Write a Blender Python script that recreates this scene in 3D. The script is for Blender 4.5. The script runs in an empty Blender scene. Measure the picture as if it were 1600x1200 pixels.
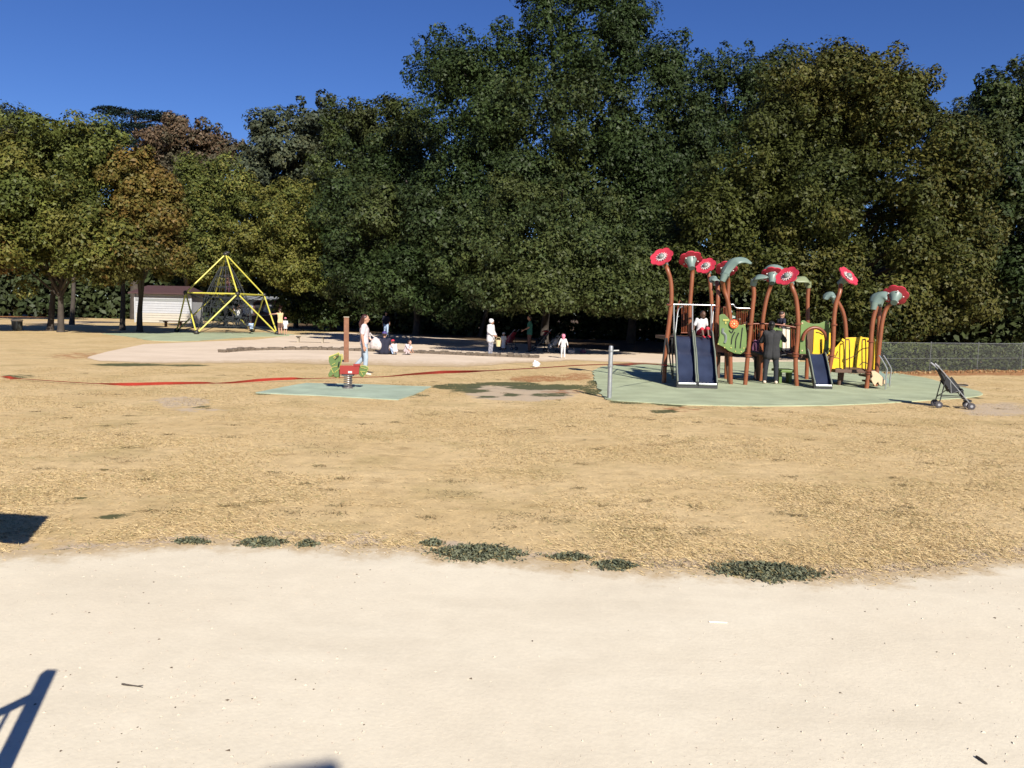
import bpy, bmesh, math, random
import numpy as np
from mathutils import Vector, Matrix, Quaternion

random.seed(7)
rng = np.random.default_rng(7)
SC = bpy.context.scene
COL = SC.collection

# ------------------------------------------------------------------ camera
CAM_H, F_PX, HORIZON_PX = 1.75, 1230.0, 490.0
PITCH = math.atan((600 - HORIZON_PX) / F_PX)
ROLL = math.radians(1.3)
CAM = Vector((0, 0, CAM_H))
FWD = Vector((0, math.cos(PITCH), -math.sin(PITCH)))
_U0 = Vector((0, math.sin(PITCH), math.cos(PITCH)))
_R0 = Vector((1, 0, 0))
RGT = _R0 * math.cos(ROLL) + _U0 * math.sin(ROLL)
UPV = _U0 * math.cos(ROLL) - _R0 * math.sin(ROLL)
cd = bpy.data.cameras.new('camera')
cam = bpy.data.objects.new('camera', cd)
COL.objects.link(cam)
cd.sensor_width = 36.0
cd.lens = 36.0 * F_PX / 1600.0
cd.clip_start = 0.05
cd.clip_end = 3000
cam.matrix_world = Matrix((( RGT.x, UPV.x, -FWD.x, CAM.x), (RGT.y, UPV.y, -FWD.y, CAM.y),
                           (RGT.z, UPV.z, -FWD.z, CAM.z), (0, 0, 0, 1)))
SC.camera = cam

# ------------------------------------------------------------------ sky, sun, exposure
SUN_EL, SUN_AZ = math.radians(33), math.radians(20)     # the sun stands behind the camera, to its right
sun_dir = Vector((math.sin(SUN_AZ) * math.cos(SUN_EL), -math.cos(SUN_AZ) * math.cos(SUN_EL), math.sin(SUN_EL)))
world = bpy.data.worlds.new('World')
SC.world = world
world.use_nodes = True
wn = world.node_tree.nodes
wn.clear()
sky = wn.new('ShaderNodeTexSky')
sky.sky_type = 'NISHITA'
sky.sun_disc = False
sky.sun_elevation = SUN_EL
sky.sun_rotation = math.atan2(sun_dir.x, sun_dir.y)
sky.altitude = 1500
sky.air_density = 1.0
sky.dust_density = 0.1
sky.ozone_density = 6.0
bg = wn.new('ShaderNodeBackground')
bg.inputs['Strength'].default_value = 0.060
wo = wn.new('ShaderNodeOutputWorld')
hs = wn.new('ShaderNodeHueSaturation')
hs.inputs['Saturation'].default_value = 1.14
hs.inputs['Hue'].default_value = 0.515
world.node_tree.links.new(sky.outputs[0], hs.inputs['Color'])
world.node_tree.links.new(hs.outputs[0], bg.inputs[0])
world.node_tree.links.new(bg.outputs[0], wo.inputs[0])
sl = bpy.data.lights.new('sun', 'SUN')
sl.energy = 4.6
sl.angle = math.radians(0.53)
sl.color = (1.0, 0.94, 0.84)
so = bpy.data.objects.new('sun', sl)
COL.objects.link(so)
so.rotation_euler = sun_dir.to_track_quat('Z', 'Y').to_euler()
SC.view_settings.view_transform = 'Standard'
SC.view_settings.look = 'None'
SC.view_settings.gamma = 1.0
SC.view_settings.use_curve_mapping = False
SC.view_settings.exposure = 0.82
SC.cycles.use_adaptive_sampling = True
SC.cycles.adaptive_threshold = 0.025
SC.cycles.max_bounces = 4
SC.cycles.diffuse_bounces = 2
SC.cycles.glossy_bounces = 2
SC.cycles.transmission_bounces = 2
SC.cycles.transparent_max_bounces = 8

# ------------------------------------------------------------------ pixel <-> world
def ray(px, py):
    return RGT * ((px - 800) / F_PX) + UPV * ((600 - py) / F_PX) + FWD
def at(px, py, D):
    d = ray(px, py)
    return CAM + d * (D / d.y)
def ground(px, py, z=0.0):
    d = ray(px, py)
    return CAM + d * ((z - CAM_H) / d.z)
def project(P):
    P = np.asarray(P, float)
    v = P - np.array(CAM)
    w = v @ np.array(FWD)
    w = np.where(w > 0.05, w, 0.05)
    return 800 + F_PX * (v @ np.array(RGT)) / w, 600 - F_PX * (v @ np.array(UPV)) / w

# ------------------------------------------------------------------ materials
def mat(name, col, rough=0.6, metal=0.0, var=0.0, scale=8.0, bump=0.0, bscale=60.0, attr=None, spec=0.5, col2=None, trans=0.0):
    m = bpy.data.materials.new(name)
    m.use_nodes = True
    nt = m.node_tree
    n, l = nt.nodes, nt.links
    b = n['Principled BSDF']
    b.inputs['Roughness'].default_value = rough
    b.inputs['Metallic'].default_value = metal
    b.inputs['Specular IOR Level'].default_value = spec
    b.inputs['Base Color'].default_value = (*col, 1)
    src = None
    if attr:
        a = n.new('ShaderNodeAttribute'); a.attribute_name = attr
        src = a.outputs['Color']
    tc = n.new('ShaderNodeTexCoord')
    if var > 0 or col2:
        nz = n.new('ShaderNodeTexNoise'); nz.inputs['Scale'].default_value = scale; nz.inputs['Detail'].default_value = 6
        l.new(tc.outputs['Object'], nz.inputs['Vector'])
        if col2:
            rp = n.new('ShaderNodeMapRange'); rp.inputs[1].default_value = 0.38; rp.inputs[2].default_value = 0.62
            l.new(nz.outputs[0], rp.inputs[0])
            mx = n.new('ShaderNodeMix'); mx.data_type = 'RGBA'
            mx.inputs[6].default_value = (*col, 1); mx.inputs[7].default_value = (*col2, 1)
            l.new(rp.outputs[0], mx.inputs[0]); src = mx.outputs[2]
        if var > 0:
            mr = n.new('ShaderNodeMapRange')
            mr.inputs[1].default_value = 0.25; mr.inputs[2].default_value = 0.75
            mr.inputs[3].default_value = 1 - var; mr.inputs[4].default_value = 1 + var
            l.new(nz.outputs[0], mr.inputs[0])
            mu = n.new('ShaderNodeMix'); mu.data_type = 'RGBA'; mu.blend_type = 'MULTIPLY'
            mu.inputs[0].default_value = 1.0
            if src: l.new(src, mu.inputs[6])
            else: mu.inputs[6].default_value = (*col, 1)
            l.new(mr.outputs[0], mu.inputs[7]); src = mu.outputs[2]
    if src: l.new(src, b.inputs['Base Color'])
    if bump > 0:
        nb = n.new('ShaderNodeTexNoise'); nb.inputs['Scale'].default_value = bscale; nb.inputs['Detail'].default_value = 5
        l.new(tc.outputs['Object'], nb.inputs['Vector'])
        bp = n.new('ShaderNodeBump'); bp.inputs['Strength'].default_value = bump; bp.inputs['Distance'].default_value = 0.02
        l.new(nb.outputs[0], bp.inputs['Height']); l.new(bp.outputs[0], b.inputs['Normal'])
    if trans > 0:
        tr = n.new('ShaderNodeBsdfTranslucent')
        ms = n.new('ShaderNodeMixShader'); ms.inputs[0].default_value = trans
        if src: l.new(src, tr.inputs[0])
        else: tr.inputs[0].default_value = (*col, 1)
        l.new(b.outputs[0], ms.inputs[1]); l.new(tr.outputs[0], ms.inputs[2])
        l.new(ms.outputs[0], n['Material Output'].inputs['Surface'])
    return m

M = {}
def defm(k, *a, **kw):
    M[k] = mat(k, *a, **kw)
defm('leaf', (.05, .07, .02), rough=.5, attr='col', spec=.12)
defm('weed_leaf', (.05, .07, .03), rough=.6, attr='col', spec=.2)
defm('straw', (.45, .33, .15), rough=.75, attr='col', spec=.2)
defm('bark', (.048, .038, .030), rough=.9, var=.35, scale=3, bump=.8, bscale=14)
defm('pebble', (.4, .37, .33), rough=.8, attr='col', spec=.2)
defm('rubber_green', (.355, .395, .255), rough=.85, var=.22, scale=1.3, bump=.35, bscale=160, spec=.2)
defm('rubber_mint', (.345, .415, .315), rough=.85, var=.20, scale=1.5, bump=.35, bscale=160, spec=.2)
defm('post_orange', (.205, .063, .024), rough=.42, var=.22, scale=3)
defm('bracket_orange', (.17, .045, .018), rough=.4)
defm('flower_red', (.46, .032, .055), rough=.45, var=.06, scale=6)
defm('flower_white', (.62, .52, .50), rough=.5)
defm('flower_centre', (.16, .18, .165), rough=.45)
defm('leaf_grey', (.145, .20, .175), rough=.42, var=.08, scale=4)
defm('leaf_sage', (.20, .23, .125), rough=.45, var=.08, scale=4)
defm('panel_green', (.105, .17, .04), rough=.5, var=.2, scale=4)
defm('panel_yellow', (.66, .43, .006), rough=.45, var=.1, scale=4)
defm('panel_beige', (.50, .36, .22), rough=.6, var=.1, scale=6)
defm('panel_cream', (.62, .54, .43), rough=.6, var=.05)
defm('slot_black', (.012, .012, .012), rough=.7)
defm('slide_steel', (.05, .065, .115), rough=.32, metal=.55, var=.30, scale=2.5)  # the blue of the reflected sky is put into the base colour
defm('slide_edge', (.16, .18, .14), rough=.5, var=.1)
defm('steel', (.55, .55, .54), rough=.32, metal=.9)
defm('galvanised', (.32, .33, .33), rough=.48, metal=.6, var=.15, scale=9)
defm('black_steel', (.03, .03, .03), rough=.45)
defm('deck_brown', (.10, .055, .035), rough=.7, var=.1)
defm('yellow_tube', (.52, .47, .08), rough=.35, var=.05)
defm('node_black', (.025, .022, .02), rough=.5)
defm('rope', (.028, .033, .038), rough=.8)
defm('tape_red', (.48, .05, .038), rough=.4, var=.15, scale=5, trans=.2)
defm('rider_green', (.10, .155, .045), rough=.5)
defm('rider_yellow', (.42, .38, .10), rough=.5)
defm('rider_red', (.27, .028, .022), rough=.45, var=.06)
defm('rider_brown', (.16, .06, .03), rough=.5)
defm('sticker', (.62, .55, .52), rough=.5)
defm('spring_steel', (.20, .18, .17), rough=.4, metal=.5)
defm('wood_post', (.20, .09, .05), rough=.8, var=.25, scale=9, bump=.5, bscale=30)
defm('wood_grey', (.34, .29, .22), rough=.85, var=.2, scale=6, bump=.4, bscale=30)
defm('stone', (.13, .10, .072), rough=.9, var=.3, scale=5, bump=.6, bscale=25)
defm('board_white', (.40, .41, .43), rough=.6, var=.06, scale=2)
defm('board_cream', (.43, .40, .34), rough=.65, var=.06, scale=2)
defm('band_grey', (.22, .23, .23), rough=.6)
defm('roof_red', (.06, .028, .027), rough=.7, var=.15, scale=3)
defm('maroon', (.10, .035, .035), rough=.6)
defm('bin_dark', (.025, .032, .035), rough=.5)
defm('bin_pale', (.45, .44, .40), rough=.6)
defm('wire', (.20, .21, .205), rough=.45, metal=.5)
defm('fabric_black', (.02, .022, .025), rough=.85)
defm('fabric_red', (.28, .022, .035), rough=.8)
defm('fabric_grey', (.28, .28, .30), rough=.8)
defm('tyre', (.05, .045, .05), rough=.75)
defm('skin_light', (.40, .22, .15), rough=.55)
defm('skin_tan', (.28, .145, .09), rough=.55)
defm('skin_dark', (.09, .045, .028), rough=.5)
defm('hair_dark', (.035, .018, .013), rough=.5, var=.3, scale=40)
defm('hair_auburn', (.05, .016, .012), rough=.45, var=.3, scale=40)
defm('hair_black', (.012, .011, .01), rough=.5)
defm('eye', (.02, .015, .012), rough=.2)
defm('cloth_white', (.54, .53, .53), rough=.85, var=.04, scale=12, bump=.3, bscale=14)
defm('cloth_pinkwhite', (.56, .47, .48), rough=.85, var=.04, scale=12, bump=.3, bscale=14)
defm('cloth_denim', (.30, .37, .44), rough=.85, var=.10, scale=10, bump=.3, bscale=14)
defm('cloth_navy', (.013, .014, .030), rough=.9, bump=.3, bscale=12)
defm('cloth_charcoal', (.024, .024, .026), rough=.9, var=.1, bump=.4, bscale=10)
defm('cloth_black', (.016, .018, .024), rough=.9, bump=.3, bscale=12)
defm('cloth_violet', (.055, .04, .17), rough=.8)
defm('cloth_red', (.50, .025, .045), rough=.8)
defm('cloth_pattern', (.30, .30, .34), rough=.85, col2=(.12, .12, .15), scale=22)
defm('cloth_pink', (.62, .20, .28), rough=.85)
defm('cloth_plum', (.10, .035, .075), rough=.85, col2=(.16, .06, .11), scale=30)
defm('cloth_beige', (.62, .44, .24), rough=.85)
defm('cloth_teal', (.02, .12, .10), rough=.85)
defm('cloth_blue', (.35, .45, .62), rough=.85)
defm('cloth_brown', (.12, .06, .045), rough=.85)
defm('shoe_pale', (.58, .48, .38), rough=.7)
defm('shoe_dark', (.03, .03, .03), rough=.6)
defm('bag_floral', (.55, .51, .49), rough=.85, col2=(.42, .36, .36), scale=16)
defm('bucket_straw', (.50, .42, .22), rough=.8, var=.1)
defm('plastic_white', (.75, .72, .70), rough=.5)
defm('red_toy', (.40, .035, .03), rough=.6)

# ------------------------------------------------------------------ mesh helpers
def frame_of(d):
    d = Vector(d).normalized()
    a = Vector((0, 0, 1)) if abs(d.z) < .95 else Vector((1, 0, 0))
    u = d.cross(a).normalized()
    return u, d.cross(u).normalized()

class MB:
    def __init__(s):
        s.v, s.f = [], []
    def add(s, vs, fs):
        o = len(s.v)
        s.v += [Vector(p) for p in vs]
        s.f += [tuple(i + o for i in f) for f in fs]
        return s
    def box(s, c, size, rz=0.0, rot=None):
        hx, hy, hz = size[0] / 2, size[1] / 2, size[2] / 2
        R = rot if rot is not None else Matrix.Rotation(rz, 3, 'Z')
        vs = [Vector(c) + R @ Vector((x * hx, y * hy, z * hz)) for x in (-1, 1) for y in (-1, 1) for z in (-1, 1)]
        return s.add(vs, [(0, 1, 3, 2), (4, 6, 7, 5), (0, 4, 5, 1), (2, 3, 7, 6), (0, 2, 6, 4), (1, 5, 7, 3)])
    def bar(s, a, b, w, h):
        a, b = Vector(a), Vector(b)
        d = b - a
        u, v = frame_of(d)
        vs = [p + u * (x * w / 2) + v * (y * h / 2) for p in (a, b) for x, y in ((-1, -1), (1, -1), (1, 1), (-1, 1))]
        return s.add(vs, [(0, 3, 2, 1), (4, 5, 6, 7), (0, 1, 5, 4), (1, 2, 6, 5), (2, 3, 7, 6), (3, 0, 4, 7)])
    def tube(s, pts, r, n=8, caps=True):
        pts = [Vector(p) for p in pts]
        rs = r if isinstance(r, (list, tuple)) else [r] * len(pts)
        vs, fs = [], []
        pu = None
        for i, p in enumerate(pts):
            d = pts[min(i + 1, len(pts) - 1)] - pts[max(i - 1, 0)]
            if d.length < 1e-6: d = Vector((0, 0, 1))
            d.normalize()
            if pu is None:
                u, v = frame_of(d)
            else:
                u = (pu - d * pu.dot(d))
                if u.length < 1e-4: u, _ = frame_of(d)
                u.normalize(); v = d.cross(u)
            pu = u
            for k in range(n):
                a = 2 * math.pi * k / n
                vs.append(p + (u * math.cos(a) + v * math.sin(a)) * rs[i])
        for i in range(len(pts) - 1):
            for k in range(n):
                k2 = (k + 1) % n
                fs.append((i * n + k, i * n + k2, (i + 1) * n + k2, (i + 1) * n + k))
        if caps:
            fs.append(tuple(range(n - 1, -1, -1)))
            fs.append(tuple((len(pts) - 1) * n + k for k in range(n)))
        return s.add(vs, fs)
    def capsule(s, a, b, ra, rb, n=10, m=4):
        a, b = Vector(a), Vector(b)
        d = b - a
        if d.length < 1e-5: d = Vector((0, 0, 1e-4)); b = a + d
        dn = d.normalized()
        pts, rs = [], []
        for i in range(m + 1):
            t = math.pi / 2 * (1 - i / m)
            pts.append(a - dn * ra * math.sin(t)); rs.append(max(ra * math.cos(t), ra * .02))
        for i in range(m + 1):
            t = math.pi / 2 * i / m
            pts.append(b + dn * rb * math.sin(t)); rs.append(max(rb * math.cos(t), rb * .02))
        return s.tube(pts, rs, n)
    def ellipsoid(s, c, r, n=12, m=8, rot=None):
        c = Vector(c)
        R = rot if rot is not None else Matrix.Identity(3)
        vs, fs = [], []
        for i in range(m + 1):
            t = math.pi * i / m
            st = max(math.sin(t), .01)
            for k in range(n):
                a = 2 * math.pi * k / n
                vs.append(c + R @ Vector((r[0] * st * math.cos(a), r[1] * st * math.sin(a), r[2] * math.cos(t))))
        for i in range(m):
            for k in range(n):
                k2 = (k + 1) % n
                fs.append((i * n + k, (i + 1) * n + k, (i + 1) * n + k2, i * n + k2))
        fs.append(tuple(range(n))); fs.append(tuple(m * n + k for k in range(n - 1, -1, -1)))
        return s.add(vs, fs)
    def lathe(s, base, axis, prof, n=16, caps=True):
        base, axis = Vector(base), Vector(axis).normalized()
        return s.tube([base + axis * h for r, h in prof], [max(r, .001) for r, h in prof], n, caps) if False else s._lathe(base, axis, prof, n, caps)
    def _lathe(s, base, axis, prof, n, caps):
        base, axis = Vector(base), Vector(axis).normalized()
        u, v = frame_of(axis)
        vs, fs = [], []
        for r, h in prof:
            for k in range(n):
                a = 2 * math.pi * k / n
                vs.append(base + axis * h + (u * math.cos(a) + v * math.sin(a)) * max(r, .0008))
        for i in range(len(prof) - 1):
            for k in range(n):
                k2 = (k + 1) % n
                fs.append((i * n + k, i * n + k2, (i + 1) * n + k2, (i + 1) * n + k))
        if caps:
            fs.append(tuple(range(n - 1, -1, -1))); fs.append(tuple((len(prof) - 1) * n + k for k in range(n)))
        return s.add(vs, fs)
    def prism(s, poly, thick):
        """poly: list of 3D points (planar); extruded symmetrically along its normal"""
        P = [Vector(p) for p in poly]
        nrm = Vector((0, 0, 0))
        for i in range(len(P)):
            a, b = P[i], P[(i + 1) % len(P)]
            nrm += Vector(((a.y - b.y) * (a.z + b.z), (a.z - b.z) * (a.x + b.x), (a.x - b.x) * (a.y + b.y)))
        nrm.normalize()
        n = len(P)
        vs = [p + nrm * thick / 2 for p in P] + [p - nrm * thick / 2 for p in P]
        fs = [tuple(range(n)), tuple(range(2 * n - 1, n - 1, -1))]
        for i in range(n):
            j = (i + 1) % n
            fs.append((i, i + n, j + n, j))
        return s.add(vs, fs)
    def mesh(s, name, off=None):
        me = bpy.data.meshes.new(name)
        o = Vector(off) if off is not None else Vector((0, 0, 0))
        me.from_pydata([tuple(p - o) for p in s.v], [], s.f)
        bm = bmesh.new(); bm.from_mesh(me)
        big = [f for f in bm.faces if len(f.verts) > 4]
        if big: bmesh.ops.triangulate(bm, faces=big)
        bmesh.ops.recalc_face_normals(bm, faces=bm.faces)
        bm.to_mesh(me); bm.free()
        return me
    def build(s, name, m, parent=None, smooth=False, bevel=0.0, local=False):
        off = None if (parent is None or local) else world_loc(parent)
        me = s.mesh(name, off)
        return link(name, me, m, parent, smooth, bevel)

def world_loc(o):
    p = Vector((0, 0, 0))
    while o:
        p += o.location
        o = o.parent
    return p
def link(name, me, m, parent=None, smooth=False, bevel=0.0):
    o = bpy.data.objects.new(name, me)
    COL.objects.link(o)
    if m is not None:
        me.materials.append(M[m] if isinstance(m, str) else m)
    if parent: o.parent = parent
    if smooth:
        me.polygons.foreach_set('use_smooth', [True] * len(me.polygons))
        try: me.set_sharp_from_angle(angle=math.radians(50))
        except Exception: pass
    if bevel > 0:
        md = o.modifiers.new('bevel', 'BEVEL'); md.width = bevel; md.segments = 2; md.limit_method = 'ANGLE'
    return o
def tag(o, label=None, cat=None, group=None, kind=None):
    for k, v in (('label', label), ('category', cat), ('group', group), ('kind', kind)):
        if v: o[k] = v
    return o
def thing(name, loc, label, cat, group=None, rz=0.0):
    o = bpy.data.objects.new(name, None)
    o.empty_display_size = .1
    COL.objects.link(o)
    o.location = loc
    o.rotation_euler = (0, 0, rz)
    return tag(o, label, cat, group)
def copy_tree(o, parent=None):
    c = o.copy(); COL.objects.link(c); c.parent = parent
    for ch in list(o.children): copy_tree(ch, c)
    return c
def bez(pts, n=6):
    """Catmull-Rom through pts"""
    P = [Vector(p) for p in pts]
    P = [P[0] * 2 - P[1]] + P + [P[-1] * 2 - P[-2]]
    out = []
    for i in range(1, len(P) - 2):
        for k in range(n):
            t = k / n
            a, b, c, d = P[i - 1], P[i], P[i + 1], P[i + 2]
            out.append(.5 * ((2 * b) + (c - a) * t + (2 * a - 5 * b + 4 * c - d) * t * t + (3 * b - a - 3 * c + d) * t ** 3))
    out.append(P[-2])
    return out

# ------------------------------------------------------------------ numpy noise and big meshes
def vnoise(x, y, scale, seed=0):
    x = np.asarray(x) * scale; y = np.asarray(y) * scale
    def h(i, j):
        v = np.sin(i * 127.1 + j * 311.7 + seed * 74.7) * 43758.5453
        return v - np.floor(v)
    xi, yi = np.floor(x), np.floor(y)
    fx, fy = x - xi, y - yi
    fx = fx * fx * (3 - 2 * fx); fy = fy * fy * (3 - 2 * fy)
    return (h(xi, yi) * (1 - fx) + h(xi + 1, yi) * fx) * (1 - fy) + (h(xi, yi + 1) * (1 - fx) + h(xi + 1, yi + 1) * fx) * fy
def fbm(x, y, scale, seed=0, o=4):
    t = 0; a = .5; s = 0
    for k in range(o):
        t = t + a * vnoise(x, y, scale * 2 ** k, seed + k * 13); s += a; a *= .5
    return t / s
def raw_mesh(name, V, nper, m, cols=None):
    """V (N*nper,3) -> N separate polygons of nper corners with one colour per polygon"""
    N = len(V) // nper
    me = bpy.data.meshes.new(name)
    me.vertices.add(len(V)); me.vertices.foreach_set('co', np.ascontiguousarray(V, dtype=np.float32).ravel())
    me.loops.add(N * nper); me.loops.foreach_set('vertex_index', np.arange(N * nper, dtype=np.int32))
    me.polygons.add(N)
    me.polygons.foreach_set('loop_start', np.arange(0, N * nper, nper, dtype=np.int32))
    try: me.polygons.foreach_set('loop_total', np.full(N, nper, dtype=np.int32))
    except Exception: pass
    me.update(calc_edges=True)
    if cols is not None:
        at_ = me.attributes.new('col', 'FLOAT_COLOR', 'FACE')
        c4 = np.ones((N, 4), np.float32); c4[:, :3] = cols
        at_.data.foreach_set('color', c4.ravel())
    me.materials.append(M[m])
    return me
def unit(v):
    return v / np.maximum(np.linalg.norm(v, axis=1, keepdims=True), 1e-6)
def leaf_verts(P, N_, S, asp=.62):
    t = unit(np.cross(N_, unit(rng.normal(size=P.shape))))
    b = np.cross(N_, t)
    s = S[:, None]
    V = np.empty((len(P), 4, 3))
    V[:, 0] = P - t * s * .5
    V[:, 1] = P + b * s * asp * .5 + N_ * s * .10
    V[:, 2] = P + t * s * .5
    V[:, 3] = P - b * s * asp * .5 + N_ * s * .10
    return V.reshape(-1, 3)
def tri_leaves(P, N_, S, asp=.8):
    t = unit(np.cross(N_, unit(rng.normal(size=P.shape))))
    b = np.cross(N_, t)
    s = S[:, None]
    V = np.empty((len(P), 3, 3))
    V[:, 0] = P - t * s * .42 - b * s * asp * .5
    V[:, 1] = P - t * s * .30 + b * s * asp * .5
    V[:, 2] = P + t * s * .62
    return V.reshape(-1, 3)
def grid_mesh(name, X, Y, Z, m, attrs=None):
    r, c = X.shape
    me = bpy.data.meshes.new(name)
    V = np.stack([X, Y, Z], -1).reshape(-1, 3).astype(np.float32)
    me.vertices.add(len(V)); me.vertices.foreach_set('co', V.ravel())
    i, j = np.meshgrid(np.arange(r - 1), np.arange(c - 1), indexing='ij')
    a = (i * c + j).ravel()
    F = np.stack([a, a + 1, a + c + 1, a + c], -1).astype(np.int32)
    n = len(F)
    me.loops.add(n * 4); me.loops.foreach_set('vertex_index', F.ravel())
    me.polygons.add(n); me.polygons.foreach_set('loop_start', np.arange(0, n * 4, 4, dtype=np.int32))
    try: me.polygons.foreach_set('loop_total', np.full(n, 4, dtype=np.int32))
    except Exception: pass
    me.update(calc_edges=True)
    for k, v in (attrs or {}).items():
        at_ = me.attributes.new(k, 'FLOAT', 'POINT')
        at_.data.foreach_set('value', np.asarray(v, np.float32).ravel())
    me.materials.append(m)
    return me

# ================================================================== THE SETTING
def ground_material(name, base, dark, mode):
    m = bpy.data.materials.new(name); m.use_nodes = True
    nt = m.node_tree; n, l = nt.nodes, nt.links
    b = n['Principled BSDF']; b.inputs['Roughness'].default_value = .95; b.inputs['Specular IOR Level'].default_value = .15
    tc = n.new('ShaderNodeTexCoord')
    def noise(sc, det=6, stretch=None, rough=.55):
        t = n.new('ShaderNodeTexNoise'); t.inputs['Scale'].default_value = sc; t.inputs['Detail'].default_value = det
        t.inputs['Roughness'].default_value = rough
        if stretch:
            mp = n.new('ShaderNodeMapping'); mp.inputs['Scale'].default_value = stretch
            l.new(tc.outputs['Object'], mp.inputs['Vector']); l.new(mp.outputs[0], t.inputs['Vector'])
        else: l.new(tc.outputs['Object'], t.inputs['Vector'])
        return t.outputs[0]
    def rng_(src, a, b_, lo=0.0, hi=1.0):
        r = n.new('ShaderNodeMapRange'); r.inputs[1].default_value = a; r.inputs[2].default_value = b_
        r.inputs[3].default_value = lo; r.inputs[4].default_value = hi
        l.new(src, r.inputs[0]); return r.outputs[0]
    def mix(f, a, b_, mode_='MIX'):
        x = n.new('ShaderNodeMix'); x.data_type = 'RGBA'; x.blend_type = mode_
        if isinstance(f, (int, float)): x.inputs[0].default_value = f
        else: l.new(f, x.inputs[0])
        for i, c in ((6, a), (7, b_)):
            if isinstance(c, tuple): x.inputs[i].default_value = (*c, 1)
            else: l.new(c, x.inputs[i])
        return x.outputs[2]
    def math_(op, a, b_):
        x = n.new('ShaderNodeMath'); x.operation = op
        for i, c in ((0, a), (1, b_)):
            if isinstance(c, (int, float)): x.inputs[i].default_value = c
            else: l.new(c, x.inputs[i])
        return x.outputs[0]
    def attr(nm):
        a = n.new('ShaderNodeAttribute'); a.attribute_name = nm; return a.outputs['Fac']
    fine = noise(42, 5, rough=.7)
    mid = noise(5.5, 6)
    big = noise(.55, 5)
    c = mix(rng_(big, .36, .64), base, dark)
    c = mix(rng_(mid, .3, .7, .80, 1.16), (0, 0, 0), c) if False else c
    v = math_('MULTIPLY', rng_(mid, .3, .7, .86 if mode == 'grass' else .965, 1.12 if mode == 'grass' else 1.03), rng_(fine, .3, .7, .80 if mode == 'grass' else .95, 1.16 if mode == 'grass' else 1.04))
    if mode == 'grass':
        g = noise(.9, 5, rough=.65)
        c = mix(rng_(g, .50, .70, 0, .55), c, (.32, .25, .105))        # olive tint where some life is left
        fl = noise(9, 6, (1.0, 2.6, 1.0), .75)
        c = mix(rng_(fl, .57, .70, 0, .6), c, (.20, .125, .05))        # dark matted tufts
        sp = noise(1.7, 6, (1.0, 1.8, 1.0), .7)
        c = mix(rng_(sp, .56, .70, 0, .55), c, (.27, .175, .07))
        edge = noise(3.2, 6, rough=.7)
        def layer(c, nm, colour, k=.9):
            e = math_('ADD', attr(nm), math_('MULTIPLY', math_('SUBTRACT', edge, .5), 1.5))
            return mix(rng_(e, .42, .62, 0, k), c, colour)
        ec = mix(rng_(mid, .35, .65), (.50, .40, .29), (.43, .335, .235))
        c = layer(c, 'earth', ec, .92)
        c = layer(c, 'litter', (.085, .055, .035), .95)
        c = layer(c, 'rust', (.30, .12, .045), .8)
        c = layer(c, 'green', (.060, .072, .030), .92)
    else:
        dirt = noise(1.3, 6, (.45, 1.3, 1), .68)
        c = mix(rng_(dirt, .45, .72, 0, .75), c, tuple(x * .90 for x in dark))
        gr = n.new('ShaderNodeTexVoronoi'); gr.inputs['Scale'].default_value = 26
        l.new(tc.outputs['Object'], gr.inputs['Vector'])
        gm = math_('MULTIPLY', rng_(gr.outputs['Distance'], .06, .12, 1, 0), rng_(noise(1.1, 4), .45, .65))
        c = mix(math_('MULTIPLY', gm, .4), c, (.22, .18, .14))
        e = math_('ADD', attr('edge'), math_('MULTIPLY', math_('SUBTRACT', noise(4.5, 6, rough=.75), .5), 1.3))
        c = mix(rng_(e, .35, .75, 0, .75), c, (.40, .28, .14))
    x = n.new('ShaderNodeMix'); x.data_type = 'RGBA'; x.blend_type = 'MULTIPLY'; x.inputs[0].default_value = 1
    l.new(c, x.inputs[6]); l.new(v, x.inputs[7])
    l.new(x.outputs[2], b.inputs['Base Color'])
    bp = n.new('ShaderNodeBump'); bp.inputs['Strength'].default_value = .5 if mode == 'grass' else .22
    bp.inputs['Distance'].default_value = .03 if mode == 'grass' else .02
    hsum = math_('ADD', math_('MULTIPLY', fine, .35), mid) if mode == 'grass' else math_('ADD', math_('MULTIPLY', fine, .45), math_('MULTIPLY', mid, .35))
    l.new(hsum, bp.inputs['Height']); l.new(bp.outputs[0], b.inputs['Normal'])
    return m
MG = ground_material('dry_grass_ground', (.58, .43, .228), (.51, .368, .182), 'grass')
MP = ground_material('pale_path', (.69, .618, .478), (.645, .567, .43), 'sand')
MS = ground_material('pit_sand', (.69, .565, .435), (.62, .50, .375), 'sand')

# ---- boundaries read off the ground (pixel of the photograph -> point on the ground)
edge_px = [(-700, 905), (-300, 885), (-120, 874), (0, 868), (100, 862), (250, 851), (350, 848), (500, 853), (650, 853), (700, 862), (850, 869),
           (1000, 881), (1100, 890), (1300, 894), (1450, 893), (1600, 876), (1750, 866), (2200, 850)]
eg = [ground(*p) for p in edge_px]
EX = np.array([p.x for p in eg]); EY = np.array([p.y for p in eg])
def path_edge(x):
    x = np.asarray(x, float)
    return np.interp(x, EX, EY) + (fbm(x, x * 0, 1.3, 3) - .5) * .30 + (fbm(x, x * 0, 7, 5) - .5) * .10

def blobs(PX, PY, lst):
    t = np.zeros_like(PX)
    for cx, cy, rx, ry, k in lst:
        d = ((PX - cx) / rx) ** 2 + ((PY - cy) / ry) ** 2
        t = np.maximum(t, k * np.clip(1.25 - d * .75, 0, 1.0))
    return t

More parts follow.
